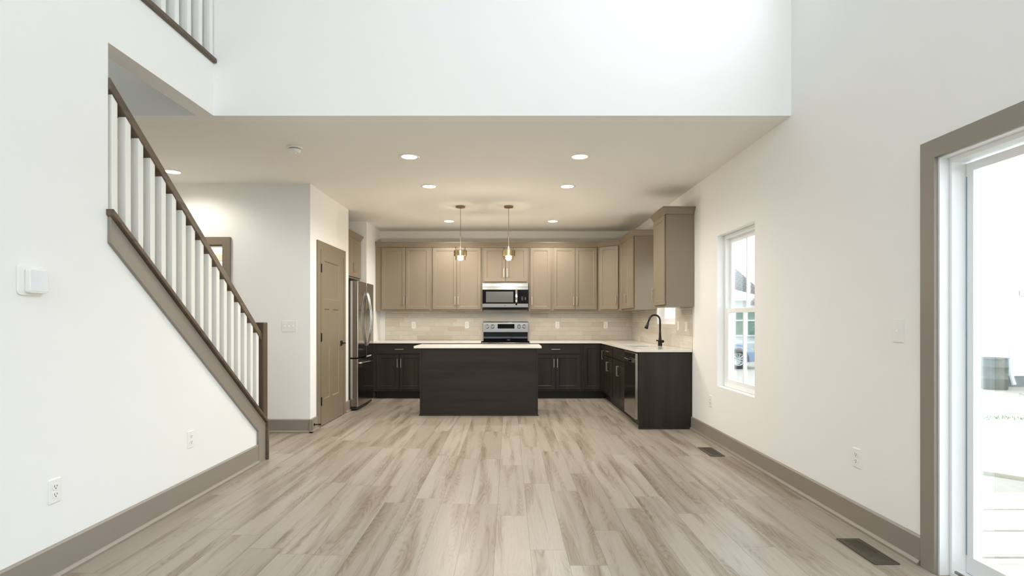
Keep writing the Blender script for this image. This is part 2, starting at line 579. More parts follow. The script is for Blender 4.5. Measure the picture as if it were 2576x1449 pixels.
# wall facing the room beside the stairs, with a cased opening
us = [-4.63, -3.97, -3.176, -2.21]
ws = [0, 2.088, ZC]
struct(obj('wall_pantry_front', cells_bm(us, ws, lambda i, j: not (i == 1 and j == 0), 6.123, 6.24, 'Y'), M['wall']))
us = [6.24, 6.425, 7.295, 7.582]
ws = [0, 2.087, ZC]
struct(obj('wall_pantry_side', cells_bm(us, ws, lambda i, j: not (i == 1 and j == 0), -2.33, -2.21, 'X'), M['wall']))
struct(obj('wall_pantry_end', box_bm(-2.95, 7.46, 0, -2.33, 7.582, ZC), M['wall']))
struct(obj('wall_fridge_back', box_bm(-3.05, 7.46, 0, -2.95, YB + 0.12, ZC), M['wall']))
struct(obj('wall_fridge_side', box_bm(-2.95, 8.479, 0, -2.193, YB, ZC), M['wall']))
struct(obj('wall_back_room', box_bm(-4.63, 7.8, 0, -3.05, 7.92, ZC), M['wall']))
# wall behind the camera with four window openings
us = [-3.3, -1.80, 0.25, 2.0, XR]
ws = [0, 1.05, 2.25, 2.9, 5.1, ZT]
struct(obj('wall_rear', cells_bm(us, ws, lambda i, j: not (i in (1, 2) and j == 3), -2.65, -2.5, 'Y'), M['wall']))
# ceilings
struct(obj('ceiling', cells_bm([-4.75, -2.33, XR], [YH + 0.12, 5.0, YB + 0.12], lambda i, j: True, ZC, ZC + 0.25, 'Z'), M['ceiling']))
struct(obj('ceiling_upper', box_bm(-3.42, -2.65, ZT, XR + WT, YH + 0.12, ZT + 0.15), M['ceiling']))
# staircase behind the knee wall
st = [(4.9, 0.0)]
yy, zz = 4.9, 0.0
for k in range(13):
    zz += 0.195
    st.append((yy, zz))
    yy -= 0.252
    st.append((yy, zz))
st += [(yy, zz - 0.3), (4.5, 0.0)]
stairs = obj('staircase', prism_bm(st, -3.298, -2.332, 'X'), M['rail'])
tag(stairs, 'enclosed dark wood staircase rising behind the white knee wall', 'staircase', kind='structure')

# rear windows (seen only in reflections)
n_win = 3
def plain_window(a0, a1, z0, z1, t0, t1, axis):
    global n_win
    m_, zc = (a0 + a1) / 2, (z0 + z1) / 2
    struct(obj('window_%d' % n_win, cells_bm([a0, a0 + 0.05, m_ - 0.02, m_ + 0.02, a1 - 0.05, a1], [z0, z0 + 0.05, zc - 0.02, zc + 0.02, z1 - 0.05, z1],
           lambda i, j: i in (0, 2, 4) or j in (0, 2, 4), t0, t1, axis), M['vinyl']))
    n_win += 1
plain_window(2.10, 3.60, 3.5, 4.9, 2.20, 2.24, 'X')
plain_window(-1.80, 2.0, 2.9, 5.1, -2.6, -2.56, 'Y')

# baseboards with shoe moulding
def baseboard(name, x, y0, y1, face, h=0.15):
    """baseboard on a wall lying along Y; face = +1 looks to +X"""
    t, s = 0.016, 0.032
    P = [(x, 0), (x + face * s, 0), (x + face * s, 0.012), (x + face * (t + 0.004), 0.024), (x + face * t, 0.026), (x + face * t, h - 0.008), (x + face * (t - 0.008), h), (x, h)]
    return struct(obj(name, prism_bm(P, y0, y1, 'Y'), M['trim']))
def baseboard_x(name, y, x0, x1, face, h=0.15):
    t, s = 0.016, 0.032
    P = [(y, 0), (y + face * s, 0), (y + face * s, 0.012), (y + face * (t + 0.004), 0.024), (y + face * t, 0.026), (y + face * t, h - 0.008), (y + face * (t - 0.008), h), (y, h)]
    return struct(obj(name, prism_bm(P, x0, x1, 'X'), M['trim']))
baseboard('baseboard_right', XR, 2.795, 6.312, -1, 0.146)
baseboard('baseboard_right_rear', XR, -2.5, 0.76, -1, 0.146)
baseboard('baseboard_left', XL, -2.5, 4.80, 1, 0.163)
baseboard_x('baseboard_pantry_front', 6.123, -3.08, -2.178, -1, 0.15)
baseboard_x('baseboard_hall', 6.123, -4.63, -4.07, -1, 0.15)
baseboard('baseboard_pantry_side', -2.21, 6.091, 6.318, 1, 0.15)
baseboard('baseboard_pantry_end', -2.21, 7.402, 7.61, 1, 0.15)

# skirt board under the cap of the knee wall (a mitred flat trim band)
sk = [(3.015, CAP(3.015) - 0.034), (4.93, CAP(4.93) - 0.034), (4.93, 0), (4.80, 0), (4.80, 0.279), (3.015, 1.67)]
struct(obj('trim_1', prism_bm(sk, XL, -2.180, 'X'), M['trim'], bevel=0.002))

# casings
def casing_y(name, x, face, y0, y1, z1, w, t=0.018):
    """door casing on a wall along Y (outer y0..y1, outer top z1)"""
    P = [(y0, 0), (y0 + w, 0), (y0 + w, z1 - w), (y1 - w, z1 - w), (y1 - w, 0), (y1, 0), (y1, z1), (y0, z1)]
    a, b = sorted((x, x + face * t))
    return struct(obj(name, prism_bm(P, a, b, 'X'), M['trim'], bevel=0.002))
def casing_x(name, y, face, x0, x1, z1, w, t=0.02, m='trim'):
    P = [(x0, 0), (x0 + w, 0), (x0 + w, z1 - w), (x1 - w, z1 - w), (x1 - w, 0), (x1, 0), (x1, z1), (x0, z1)]
    a, b = sorted((y, y + face * t))
    return struct(obj(name, prism_bm(P, a, b, 'Y'), M[m], bevel=0.002))
ca = casing_y('trim_2', -2.21, 1, 6.318, 7.401, 2.176, 0.094)
ca.data.materials[0] = M['door']
casing_x('trim_3', 6.123, -1, -4.06, -3.09, 2.173, 0.085, 0.03, 'door')
casing_x('trim_4', 7.8, -1, -4.95 + 0.33, -3.95, 2.18, 0.09, 0.02, 'door')
# jamb lining of the cased opening
P = [(-3.97, 0), (-3.955, 0), (-3.955, 2.073), (-3.191, 2.073), (-3.191, 0), (-3.176, 0), (-3.176, 2.088), (-3.97, 2.088)]
struct(obj('trim_5', prism_bm(P, 6.123, 6.24, 'Y'), M['door']))
# white door in the room beyond
bm = panel_bm([-4.53, -4.43, -4.28, -4.2, -4.06, -4.04], [0.01, 0.2, 1.2, 1.4, 1.95, 2.08], {(1, 1), (3, 1), (1, 3), (3, 3)}, 0.01)
struct(obj('door_2', bm, M['vinyl'], loc=(0, 7.79, 0)))

# ------------------------------------------------------------------ pantry door
dr = thing('door_1', 'taupe three panel pantry door', 'door', (-2.228, 6.43, 0), PI / 2)
dr['kind'] = 'structure'
W_ = 0.86
bm = panel_bm([0.0, 0.112, 0.312, 0.425, 0.68, W_], [0.012, 0.315, 1.387, 1.50, 1.957, 2.083], {(1, 1), (3, 1)}, 0.035, 0.010, 0.010)
# the wide top panel spans three columns: select them together
bm.faces.ensure_lookup_table()
top = [f for f in bm.faces if abs(f.calc_center_median().z - 1.7285) < 0.02 and abs(f.normal.y) > 0.9 and 0.1 < f.calc_center_median().x < 0.7 and f.calc_center_median().y < -0.03]
bmesh.ops.inset_region(bm, faces=top, thickness=0.010, depth=-0.010, use_even_offset=True)
obj('door_panel', bm, M['door'], dr, bevel=0.0015)
for hz in (1.86, 1.05, 0.30):
    obj('hinge', tube_bm([(0.0, -0.040, hz - 0.05), (0.0, -0.040, hz + 0.05)], 0.0075, 10), M['black_metal'], dr)
hd = obj('handle', box_bm(0.765 - 0.032, -0.047, 0.92, 0.765 + 0.032, -0.035, 0.985), M['black_metal'], dr, bevel=0.003)
obj('lever', tube_bm([(0.765, -0.045, 0.953), (0.765, -0.088, 0.953), (0.750, -0.094, 0.953), (0.66, -0.092, 0.953)], [0.010, 0.010, 0.010, 0.008], 10), M['black_metal'], hd)
# jamb of the pantry door
P = [(6.425, 0), (6.429, 0), (6.429, 2.084), (7.291, 2.084), (7.291, 0), (7.295, 0), (7.295, 2.087), (6.425, 2.087)]
struct(obj('trim_6', prism_bm(P, -2.33, -2.21, 'X'), M['door']))
ds = thing('door_stop', 'black rubber-tipped door stop on baseboard at the pantry corner', 'door stop', (-2.194, 6.20, 0.075))
obj('stem', tube_bm([(0, 0, 0), (0.006, 0, 0), (0.012, 0, 0), (0.05, 0, 0), (0.056, 0, 0), (0.078, 0, 0)], [0.016, 0.016, 0.007, 0.006, 0.010, 0.011], 12), M['black_metal'], ds, smooth=False)

# ------------------------------------------------------------------ stair railing
SL = 0.7772
RT = lambda y: 2.2918 - SL * (y - 3.396)      # top of the handrail
BX = -2.219
rl = thing('stair_railing', 'dark wood handrail with white square balusters on the sloped knee wall', 'railing', (BX, 3.0, CAP(3.0)))
def rel(bm, o):
    bmesh.ops.translate(bm, vec=-o.location, verts=bm.verts[:])
    return bm
Y0, Y1 = 3.021, 4.90
obj('handrail', rel(prism_bm([(Y0, RT(Y0)), (Y1, RT(Y1)), (Y1, RT(Y1) - 0.068), (Y0, RT(Y0) - 0.068)], BX - 0.03, BX + 0.03, 'X'), rl), M['rail'], rl, bevel=0.006)
cp = [(3.005, CAP(3.005)), (4.955, CAP(4.955)), (4.955, 0.0), (4.932, 0.0), (4.932, CAP(4.932) - 0.030), (3.005, CAP(3.005) - 0.032)]
obj('cap', rel(prism_bm(cp, -2.345, -2.157, 'X'), rl), M['rail'], rl, bevel=0.003)
nz = CAP(4.92)
obj('newel_post', rel(box_bm(-2.263, 4.878, nz - 0.01, -2.175, 4.963, 1.229), rl), M['newel'], rl, bevel=0.005)
for k in range(17):
    yf = 3.089 + 0.10906 * k
    ya, yb = yf - 0.0435, yf
    P = [(ya, CAP(ya) - 0.012), (yb, CAP(yb) - 0.012), (yb, RT(yb) - 0.060), (ya, RT(ya) - 0.060)]
    obj('baluster', rel(prism_bm(P, BX - 0.022, BX + 0.022, 'X'), rl), M['baluster'], rl, bevel=0.0015)

# loft railing above
lr = thing('loft_railing', 'upper loft railing of white balusters standing on a dark wood cap', 'railing', (-2.265, 0.0, 3.16))
obj('cap', rel(box_bm(-2.35, -2.5, 3.16, -2.172, YH - 0.001, 3.195), lr), M['rail'], lr, bevel=0.008)
obj('handrail', rel(box_bm(-2.25, -2.5, 4.06, -2.19, YH - 0.001, 4.12), lr), M['rail'], lr, bevel=0.008)
for k in range(46):
    yf = 4.085 - 0.1402 * k
    if yf < -2.3: break
    obj('baluster', rel(box_bm(BX - 0.022, yf - 0.0435, 3.19, BX + 0.022, yf, 4.065), lr), M['baluster'], lr, bevel=0.0015)

# ------------------------------------------------------------------ cabinets
def pull(parent, x, z, L, vertical, y=-0.0232):
    """bar pull: one bent bar on two legs"""
    r, pr = 0.005, 0.030
    prof = [(-L / 2, 0), (-L / 2, -pr), (L / 2, -pr), (L / 2, 0), (L / 2 - 0.009, 0), (L / 2 - 0.009, -pr + 0.009), (-L / 2 + 0.009, -pr + 0.009), (-L / 2 + 0.009, 0)]
    bm = bmesh.new()
    if vertical:   # profile in (z, y), thickness along x
        A = [bm.verts.new((x - r, y + b, z + a)) for a, b in prof]
        B = [bm.verts.new((x + r, y + b, z + a)) for a, b in prof]
    else:
        A = [bm.verts.new((x + a, y + b, z - r)) for a, b in prof]
        B = [bm.verts.new((x + a, y + b, z + r)) for a, b in prof]
    n = len(prof)
    for q in ((0, 1, 6, 7), (1, 2, 5, 6), (2, 3, 4, 5)):
        bm.faces.new([A[k] for k in q])
        bm.faces.new([B[k] for k in q][::-1])
    for k in range(n):
        bm.faces.new((A[k], A[(k + 1) % n], B[(k + 1) % n], B[k]))
    return obj('handle', bm, M['nickel'], parent, bevel=0.0012)

def shaker(parent, x0, x1, z0, z1, m, handle=None, hz=None, rail=0.056, name='door'):
    bm = panel_bm([x0, x0 + rail, x1 - rail, x1], [z0, z0 + rail, z1 - rail, z1], {(1, 1)}, 0.02)
    bmesh.ops.translate(bm, vec=(0, -0.003, 0), verts=bm.verts[:])
    d = obj(name, bm, m, parent, bevel=0.0015)
    if handle is not None:
        pull(d, handle, hz, 0.136, True)
    return d

def drawer(parent, x0, x1, z0, z1, m, handle=True):
    d = obj('drawer' if handle else 'false_front', box_bm(x0, -0.023, z0, x1, -0.003, z1), m, parent, bevel=0.002)
    if handle:
        pull(d, (x0 + x1) / 2, (z0 + z1) / 2, 0.136, False)
    return d

def base_cabinet(label, loc, rotz, w, doors=2, top='drawer', depth=0.604, group='dark base cabinets'):
    t = thing('base_cabinet', label, 'cabinet', loc, rotz, group)
    a = w / 2
    prof = [(0.07, 0), (depth, 0), (depth, 0.883), (0, 0.883), (0, 0.12), (0.07, 0.12)]
    if top == 'false':      # open-topped box for the sink bowl
        obj('body', prism_bm([(0.07, 0), (depth, 0), (depth, 0.883), (depth - 0.02, 0.883), (depth - 0.02, 0.14), (0.02, 0.14), (0.02, 0.883), (0, 0.883), (0, 0.12), (0.07, 0.12)], -a, a, 'X'), M['dark'], t)
    else:
        obj('body', prism_bm(prof, -a, a, 'X'), M['dark'], t)
    obj('toe_kick', box_bm(-a, 0.062, 0, a, 0.0695, 0.119), M['toe'], t)
    if top:
        drawer(t, -a + 0.025, a - 0.025, 0.720, 0.862, M['dark_h'], top == 'drawer')
    zt = 0.708
    if doors == 2:
        shaker(t, -a + 0.025, -0.006, 0.152, zt, M['dark'], -0.028, 0.570)
        shaker(t, 0.006, a - 0.025, 0.152, zt, M['dark'], 0.028, 0.570)
    return t

YF = 8.77
base_cabinet('dark base cabinet beside the fridge with one drawer over two doors', (-1.741, YF, 0), 0, 0.762)
base_cabinet('dark base cabinet hidden mostly behind the island, left of the range', (-0.9, YF, 0), 0, 0.915)
base_cabinet('dark base cabinet right of the range with wide drawer over two doors', (0.744, YF, 0), 0, 0.836)
base_cabinet('dark base cabinet with drawer between corner unit and sink cabinet', (1.49, (8.466 + 7.78) / 2, 0), -PI / 2, 0.684)
base_cabinet('dark sink base cabinet next to dishwasher with plain false drawer front', (1.49, (7.78 + 6.942) / 2, 0), -PI / 2, 0.836, top='false')
fl = obj('filler_strip', box_bm(-2.192, YF, 0.12, -2.123, YF + 0.02, 0.883), M['dark'])
tag(fl, 'narrow dark filler strip between fridge wall and base cabinet', 'filler')

# corner cabinet (L-shaped, two narrow doors)
cc = thing('corner_cabinet', 'dark L-shaped corner base cabinet with two narrow doors meeting inside', 'cabinet', (1.163, YF, 0), 0, 'dark base cabinets')
foot = [(1.164, YF), (1.49, YF), (1.49, 8.467), (2.100, 8.467), (2.100, 9.375), (1.164, 9.375)]
obj('body', rel(prism_bm(foot, 0.12, 0.883, 'Z'), cc), M['dark'], cc)
foot = [(1.164, YF + 0.06), (1.55, YF + 0.06), (1.55, 8.467), (1.56, 8.467), (1.56, YF + 0.075), (1.164, YF + 0.075)]
bm = bmesh.new()
obj('toe_kick', rel(cells_bm([1.164, 1.55, 1.565], [8.467, YF + 0.06, YF + 0.075], lambda i, j: i == 1 or j == 1, 0, 0.119, 'Z'), cc), M['toe'], cc)
shaker(cc, 0.030, 0.282, 0.152, 0.862, M['dark'])
d2 = shaker(cc, -0.125, 0.125, 0.152, 0.862, M['dark'], 0.098, 0.715)
d2.location = (0.327, -0.150, 0)
d2.rotation_euler = (0, 0, -PI / 2)

# end panel of the sink run
P = [(1.49, 0), (2.085, 0), (2.085, 0.15), (2.104, 0.15), (2.104, 0.883), (1.49, 0.883)]
ep = thing('end_panel', 'dark wood end panel closing the sink run beside dishwasher', 'panel', (1.49, 6.313, 0))
obj('panel', rel(prism_bm(P, 6.313, 6.331, 'Y'), ep), M['dark'], ep)
obj('shoe_moulding', rel(prism_bm([(6.313, 0), (6.300, 0), (6.302, 0.010), (6.313, 0.017)], 1.486, 2.07, 'X'), ep), M['dark_h'], ep)

# island
isl = thing('kitchen_island', 'dark wood kitchen island base with flat panelled back', 'island', (-0.392, 7.2, 0))
ia = 0.7735
obj('body', cells_bm([-ia + 0.01, ia - 0.01], [0.008, 0.56], lambda i, j: True, 0, 0.883, 'Z'), M['dark_h'], isl)
for sx in (-1, 1):
    x0, x1 = sorted((sx * ia, sx * (ia - 0.022)))
    obj('corner_trim', box_bm(x0, 0.0, 0, x1, 0.03, 0.883), M['dark'], isl, bevel=0.002)
obj('shoe_moulding', prism_bm([(0.008, 0), (-0.012, 0), (-0.010, 0.012), (0.008, 0.022)], -ia - 0.008, ia + 0.008, 'X'), M['dark_h'], isl)
for k in range(3):
    w3 = (2 * ia - 0.06) / 3
    xa = -ia + 0.03 + k * w3
    d = obj('drawer', box_bm(xa + 0.01, 0.56, 0.72, xa + w3 - 0.01, 0.58, 0.862), M['dark_h'], isl, bevel=0.002)
    d = obj('door', box_bm(xa + 0.01, 0.56, 0.152, xa + w3 - 0.01, 0.58, 0.708), M['dark'], isl, bevel=0.002)
it = obj('island_countertop', box_bm(-1.242, 7.182, 0.884, 0.429, 7.80, 0.914), M['quartz'], bevel=0.003)
tag(it, 'white quartz countertop on the kitchen island', 'countertop')

# wall cabinets
UZ0, UZ1 = 1.403, 2.470
def crown_bm(path, z0=2.452, z1=2.532, out=0.055):
    """crown moulding swept along a plan path (outside is on the right-hand side when walking)"""
    prof = [(0.0, z0), (0.012, z0), (0.016, z0 + 0.012), (out - 0.008, z1 - 0.016), (out, z1 - 0.012), (out, z1), (0.0, z1)]
    bm = bmesh.new()
    P = [Vector(p) for p in path]
    rows = []
    for k, p in enumerate(P):
        nrm = []
        if k > 0:
            d = (P[k] - P[k - 1]).normalized(); nrm.append(Vector((d.y, -d.x)))
        if k < len(P) - 1:
            d = (P[k + 1] - P[k]).normalized(); nrm.append(Vector((d.y, -d.x)))
        if len(nrm) == 2:
            m_ = (nrm[0] + nrm[1]).normalized()
            m_ = m_ / max(0.3, m_.dot(nrm[0]))
        else:
            m_ = nrm[0]
        rows.append([bm.verts.new((p.x + m_.x * o_, p.y + m_.y * o_, z)) for o_, z in prof])
    for A, B in zip(rows, rows[1:]):
        for q in range(len(prof)):
            r_ = (q + 1) % len(prof)
            bm.faces.new((A[q], A[r_], B[r_], B[q]))
    bm.faces.new(rows[0])
    bm.faces.new(rows[-1][::-1])
    return bm

def wall_cabinet(label, loc, rotz, w, doors, z0=UZ0, depth=0.325, hside=1, name='wall_cabinet', group='taupe wall cabinets', x_off=0.0, hz=None, stile=0.026):
    t = thing(name, label, 'cabinet', loc, rotz, group)
    a = w / 2
    obj('body', box_bm(-a, 0, z0, a, depth, UZ1), M['upper'], t, bevel=0.001)
    dz0, dz1 = z0 + 0.026, 2.444
    hz = hz or z0 + 0.169
    if doors == 2:
        shaker(t, -a + stile, -0.003, dz0, dz1, M['upper'], -0.026, hz, 0.05)
        shaker(t, 0.003, a - stile, dz0, dz1, M['upper'], 0.026, hz, 0.05)
    else:
        x = (a - stile - 0.026) * hside
        shaker(t, -a + stile, a - stile, dz0, dz1, M['upper'], x, hz, 0.05)
    return t

YU = 9.05
wall_cabinet('tall two-door taupe wall cabinet at the left end of the back wall', (-1.695, YU, 0), 0, 0.836, 2)
wall_cabinet('two-door taupe wall cabinet left of the microwave, behind first pendant', (-0.855, YU, 0), 0, 0.840, 2)
wall_cabinet('short two-door taupe wall cabinet directly above the microwave', (-0.0545, YU, 0), 0, 0.757, 2, z0=1.863)
wall_cabinet('narrow single-door taupe wall cabinet right of the microwave', (0.5185, YU, 0), 0, 0.383, 1, hside=-1)
wall_cabinet('two-door taupe wall cabinet between narrow cabinet and diagonal corner', (1.09, YU, 0), 0, 0.758, 2)
fu = obj('filler_strip', box_bm(-2.191, YU, UZ0, -2.114, YU + 0.02, UZ1), M['upper'])
tag(fu, 'narrow taupe filler strip between side wall and first wall cabinet', 'filler')
# diagonal corner cabinet
dc = thing('corner_wall_cabinet', 'diagonal taupe corner wall cabinet with one door', 'cabinet', (1.47, YU, 0), 0, 'taupe wall cabinets')
foot = [(1.470, 9.049), (1.789, 8.752), (2.100, 8.752), (2.100, 9.375), (1.470, 9.375)]
obj('body', rel(prism_bm(foot, UZ0, UZ1, 'Z'), dc), M['upper'], dc, bevel=0.001)
dl = math.hypot(1.789 - 1.470, 9.049 - 8.752)
dd = shaker(dc, -dl / 2 + 0.045, dl / 2 - 0.045, UZ0 + 0.026, 2.444, M['upper'], dl / 2 - 0.071, UZ0 + 0.169, 0.05)
dd.location = ((1.789 - 1.470) / 2, (8.752 - 9.049) / 2 - 0.0005, 0)
dd.rotation_euler = (0, 0, math.atan2(8.752 - 9.049, 1.789 - 1.470))
# right run
XU = 1.79
wall_cabinet('two-door taupe wall cabinet on the right wall before the sink window', (XU, (7.81 + 8.75) / 2, 0), -PI / 2, 0.938, 2, depth=0.312)
nc = wall_cabinet('single-door taupe wall cabinet nearest the room, right of sink window', (XU, (6.24 + 6.75) / 2, 0), -PI / 2, 0.508, 1, depth=0.312, hside=-1)
nc['label'] = 'single-door taupe wall cabinet above the end of the sink counter'
# cabinet over the fridge
of = wall_cabinet('short two-door taupe cabinet above the refrigerator', (-2.29, (7.59 + 8.47) / 2, 0), PI / 2, 0.872, 2, z0=1.86, depth=0.6)
# crown mouldings: one continuous length per run
cr = obj('crown_moulding', crown_bm([(-2.187, YU), (1.47, YU), (XU, 8.751), (XU, 7.812), (2.100, 7.812)]), M['upper'])
tag(cr, 'long taupe crown moulding along the back wall cabinets and around the corner', 'crown moulding')
cr2 = obj('crown_moulding', crown_bm([(2.100, 6.752), (XU, 6.752), (XU, 6.24), (2.100, 6.24)]), M['upper'])
tag(cr2, 'taupe crown moulding on the single cabinet above sink counter end', 'crown moulding')
cr3 = obj('crown_moulding', crown_bm([(-2.29, 7.59), (-2.29, 8.472)]), M['upper'])
tag(cr3, 'taupe crown moulding on the cabinet above the refrigerator', 'crown moulding')

# ------------------------------------------------------------------ counters and splash
ct = obj('countertop', box_bm(-2.192, 8.735, 0.884, -0.440, 9.372, 0.914), M['quartz'], bevel=0.003)
tag(ct, 'white quartz countertop between the fridge wall and the range', 'countertop')
outline = [(0.330, 8.735), (1.457, 8.735), (1.457, 6.292), (2.100, 6.292), (2.100, 9.372), (0.330, 9.372)]
def cut(bm, cutter):
    """the solid bm minus the solid cutter, as a new bmesh"""
    for b in (bm, cutter):
        bmesh.ops.recalc_face_normals(b, faces=b.faces[:])
    a_, c_ = obj('solid', bm, M['quartz']), obj('cutter', cutter, M['quartz'])
    md = a_.modifiers.new('cut', 'BOOLEAN')
    md.operation, md.object, md.solver = 'DIFFERENCE', c_, 'EXACT'
    dg = bpy.context.evaluated_depsgraph_get()
    out = bmesh.new()
    me_ = bpy.data.meshes.new_from_object(a_.evaluated_get(dg))
    out.from_mesh(me_)
    for o_ in (a_, c_):
        bpy.data.objects.remove(o_)
    return out
SX, SY = 1.765, 7.385
ct2 = obj('countertop', cut(prism_bm(outline, 0.884, 0.914, 'Z'), prism_bm(rrect(0.40, 0.68, 0.09, 8, SX, SY), 0.85, 0.95, 'Z')), M['quartz'], bevel=0.003)
tag(ct2, 'L-shaped white quartz countertop holding the sink, right of the range', 'countertop')
sp = obj('tile_backsplash', box_bm(-2.105, 9.372, 0.914, 2.098, 9.3795, 1.47), M['tile_back'])
tag(sp, 'glossy beige running-bond tile backsplash along the back wall', 'backsplash')
us = [6.292, 6.936, 7.798, 9.371]
ws = [0.9145, 1.197, 1.402]
sp2 = obj('tile_backsplash', cells_bm(us, ws, lambda i, j: not (i == 1 and j == 1), 2.098, XR - 0.0005, 'X'), M['tile_side'])
tag(sp2, 'glossy beige tile backsplash on right wall around the sink window', 'backsplash')

# sink
sk_ = thing('kitchen_sink', 'undermount stainless sink bowl in the right-hand countertop', 'sink', (1.765, 7.385, 0.884))
bm = bmesh.new()
L1 = rrect(0.44, 0.72, 0.10)
L2 = rrect(0.405, 0.685, 0.092)
L3 = rrect(0.36, 0.64, 0.08)
rows = [[bm.verts.new((a, b, z)) for a, b in L] for L, z in ((L1, 0.0), (L1, -0.003), (L2, -0.004), (L2, -0.15), (L3, -0.19))]
for A, B in zip(rows, rows[1:]):
    for q in range(len(A)):
        bm.faces.new((A[q], A[(q + 1) % len(A)], B[(q + 1) % len(A)], B[q]))
bm.faces.new(rows[-1])
obj('bowl', bm, M['steel'], sk_, smooth=True)
obj('drain', lathe_bm([(0, -0.188), (0.04, -0.188), (0.045, -0.186), (0.045, -0.19)], 24), M['chrome'], sk_)

# faucet
fa = thing('faucet', 'matte black gooseneck faucet behind the sink', 'faucet', (1.985, 7.22, 0.914))
body = obj('body', lathe_bm([(0, 0), (0.028, 0), (0.028, 0.004), (0.026, 0.03), (0.026, 0.055), (0.022, 0.075), (0.0165, 0.12), (0.014, 0.17), (0.013, 0.20), (0, 0.20)], 24), M['black_metal'], fa, smooth=True)
pts = [(0, 0, 0.19), (0, 0, 0.27), (0, 0, 0.325)]
R = 0.071
for k in range(1, 13):
    a = PI * k / 12 * 0.93
    pts.append((-R + R * math.cos(a), 0, 0.335 + R * math.sin(a)))
dx, dz_ = pts[-1][0] - pts[-2][0], pts[-1][2] - pts[-2][2]
ln = math.hypot(dx, dz_)
e = pts[-1]
pts += [(e[0] + dx / ln * 0.03, 0, e[2] + dz_ / ln * 0.03)]
obj('spout', tube_bm(pts, 0.0125, 14), M['black_metal'], fa, smooth=True)
e = pts[-1]
obj('spray_head', tube_bm([(e[0] + dx / ln * q, 0, e[2] + dz_ / ln * q) for q in (0, 0.03, 0.07, 0.10, 0.102)], [0.0135, 0.016, 0.021, 0.0245, 0.020], 16), M['black_metal'], fa, smooth=True)
obj('lever', tube_bm([(0.012, -0.005, 0.058), (0.025, -0.036, 0.060), (0.0, -0.045, 0.064), (-0.065, -0.055, 0.074)], [0.017, 0.019, 0.011, 0.008], 12), M['black_metal'], fa, smooth=True)

# ------------------------------------------------------------------ refrigerator
fg = thing('refrigerator', 'stainless french-door refrigerator with bottom freezer in the alcove', 'refrigerator', (-2.19, 8.03, 0), PI / 2)
# local x along +Y of the room, front towards +X of the room
fa2 = 0.435
obj('body', box_bm(-fa2 + 0.005, 0.0, 0.03, fa2 - 0.005, 0.72, 1.765), M['charcoal'], fg, bevel=0.004)
obj('kick_grille', box_bm(-fa2 + 0.01, -0.085, 0.012, fa2 - 0.01, 0.0, 0.055), M['black'], fg, bevel=0.004)
def fridge_door(name, x0, x1, z0, z1):
    # gently bowed front
    n = 8
    P = [(x0, -0.002), (x0, -0.100), ]
    for k in range(n + 1):
        u = k / n
        x = x0 + 0.006 + (x1 - x0 - 0.012) * u
        xx = x / fa2
        P.append((x, -0.108 - 0.008 * (1 - xx * xx)))
    P += [(x1, -0.100), (x1, -0.002)]
    return obj(name, prism_bm(P, z0, z1, 'Z'), M['mirror_steel'], fg, bevel=0.003)
dL = fridge_door('door', -fa2, -0.002, 0.735, 1.795)
dR = fridge_door('door', 0.002, fa2, 0.735, 1.795)
fz = fridge_door('freezer_drawer', -fa2, fa2, 0.058, 0.715)
def bow(parent, pts, r):
    obj('handle', tube_bm(pts, r, 12), M['chrome'], parent, smooth=True)
for par, sx in ((dL, -1), (dR, 1)):
    x = sx * 0.035
    pts = []
    for k in range(17):
        u = k / 16
        z = 0.885 + (1.665 - 0.885) * u
        b = math.sin(PI * u)
        pts.append((x, -0.118 - 0.062 * (b ** 0.8 if b > 0 else 0), z))
    bow(par, pts, 0.012)
pts = []
for k in range(17):
    u = k / 16
    b = max(0, math.sin(PI * u))
    pts.append((-0.38 + 0.76 * u, -0.112 - 0.06 * b ** 0.7, 0.655))
bow(fz, pts, 0.012)
for sx in (-1, 1):
    obj('hinge_cover', box_bm(sx * 0.39 - 0.04, -0.08, 1.765, sx * 0.39 + 0.04, 0.10, 1.80), M['black'], fg, bevel=0.006)

# ------------------------------------------------------------------ range
rg = thing('range', 'stainless freestanding electric range with black glass cooktop and backguard', 'range', (-0.055, 8.72, 0))
ra = 0.379
obj('body', box_bm(-ra, 0.03, 0.05, ra, 0.635, 0.898), M['charcoal'], rg, bevel=0.003)
obj('cooktop', box_bm(-ra - 0.003, 0.0, 0.898, ra + 0.003, 0.60, 0.920), M['black_glass'], rg, bevel=0.005)
obj('front_band', box_bm(-ra, -0.012, 0.845, ra, 0.03, 0.897), M['steel'], rg, bevel=0.004)
od = obj('oven_door', box_bm(-ra + 0.003, -0.018, 0.235, ra - 0.003, 0.029, 0.842), M['steel'], rg, bevel=0.004)
obj('window', box_bm(-0.27, -0.021, 0.36, 0.27, -0.015, 0.70), M['black_glass'], od, bevel=0.003)
obj('handle', tube_bm([(-0.31, -0.018, 0.785), (-0.31, -0.065, 0.785), (-0.29, -0.07, 0.785), (0.29, -0.07, 0.785), (0.31, -0.065, 0.785), (0.31, -0.018, 0.785)], 0.011, 12), M['chrome'], od, smooth=True)
obj('storage_drawer', box_bm(-ra + 0.003, -0.015, 0.07, ra - 0.003, 0.029, 0.228), M['steel'], rg, bevel=0.004)
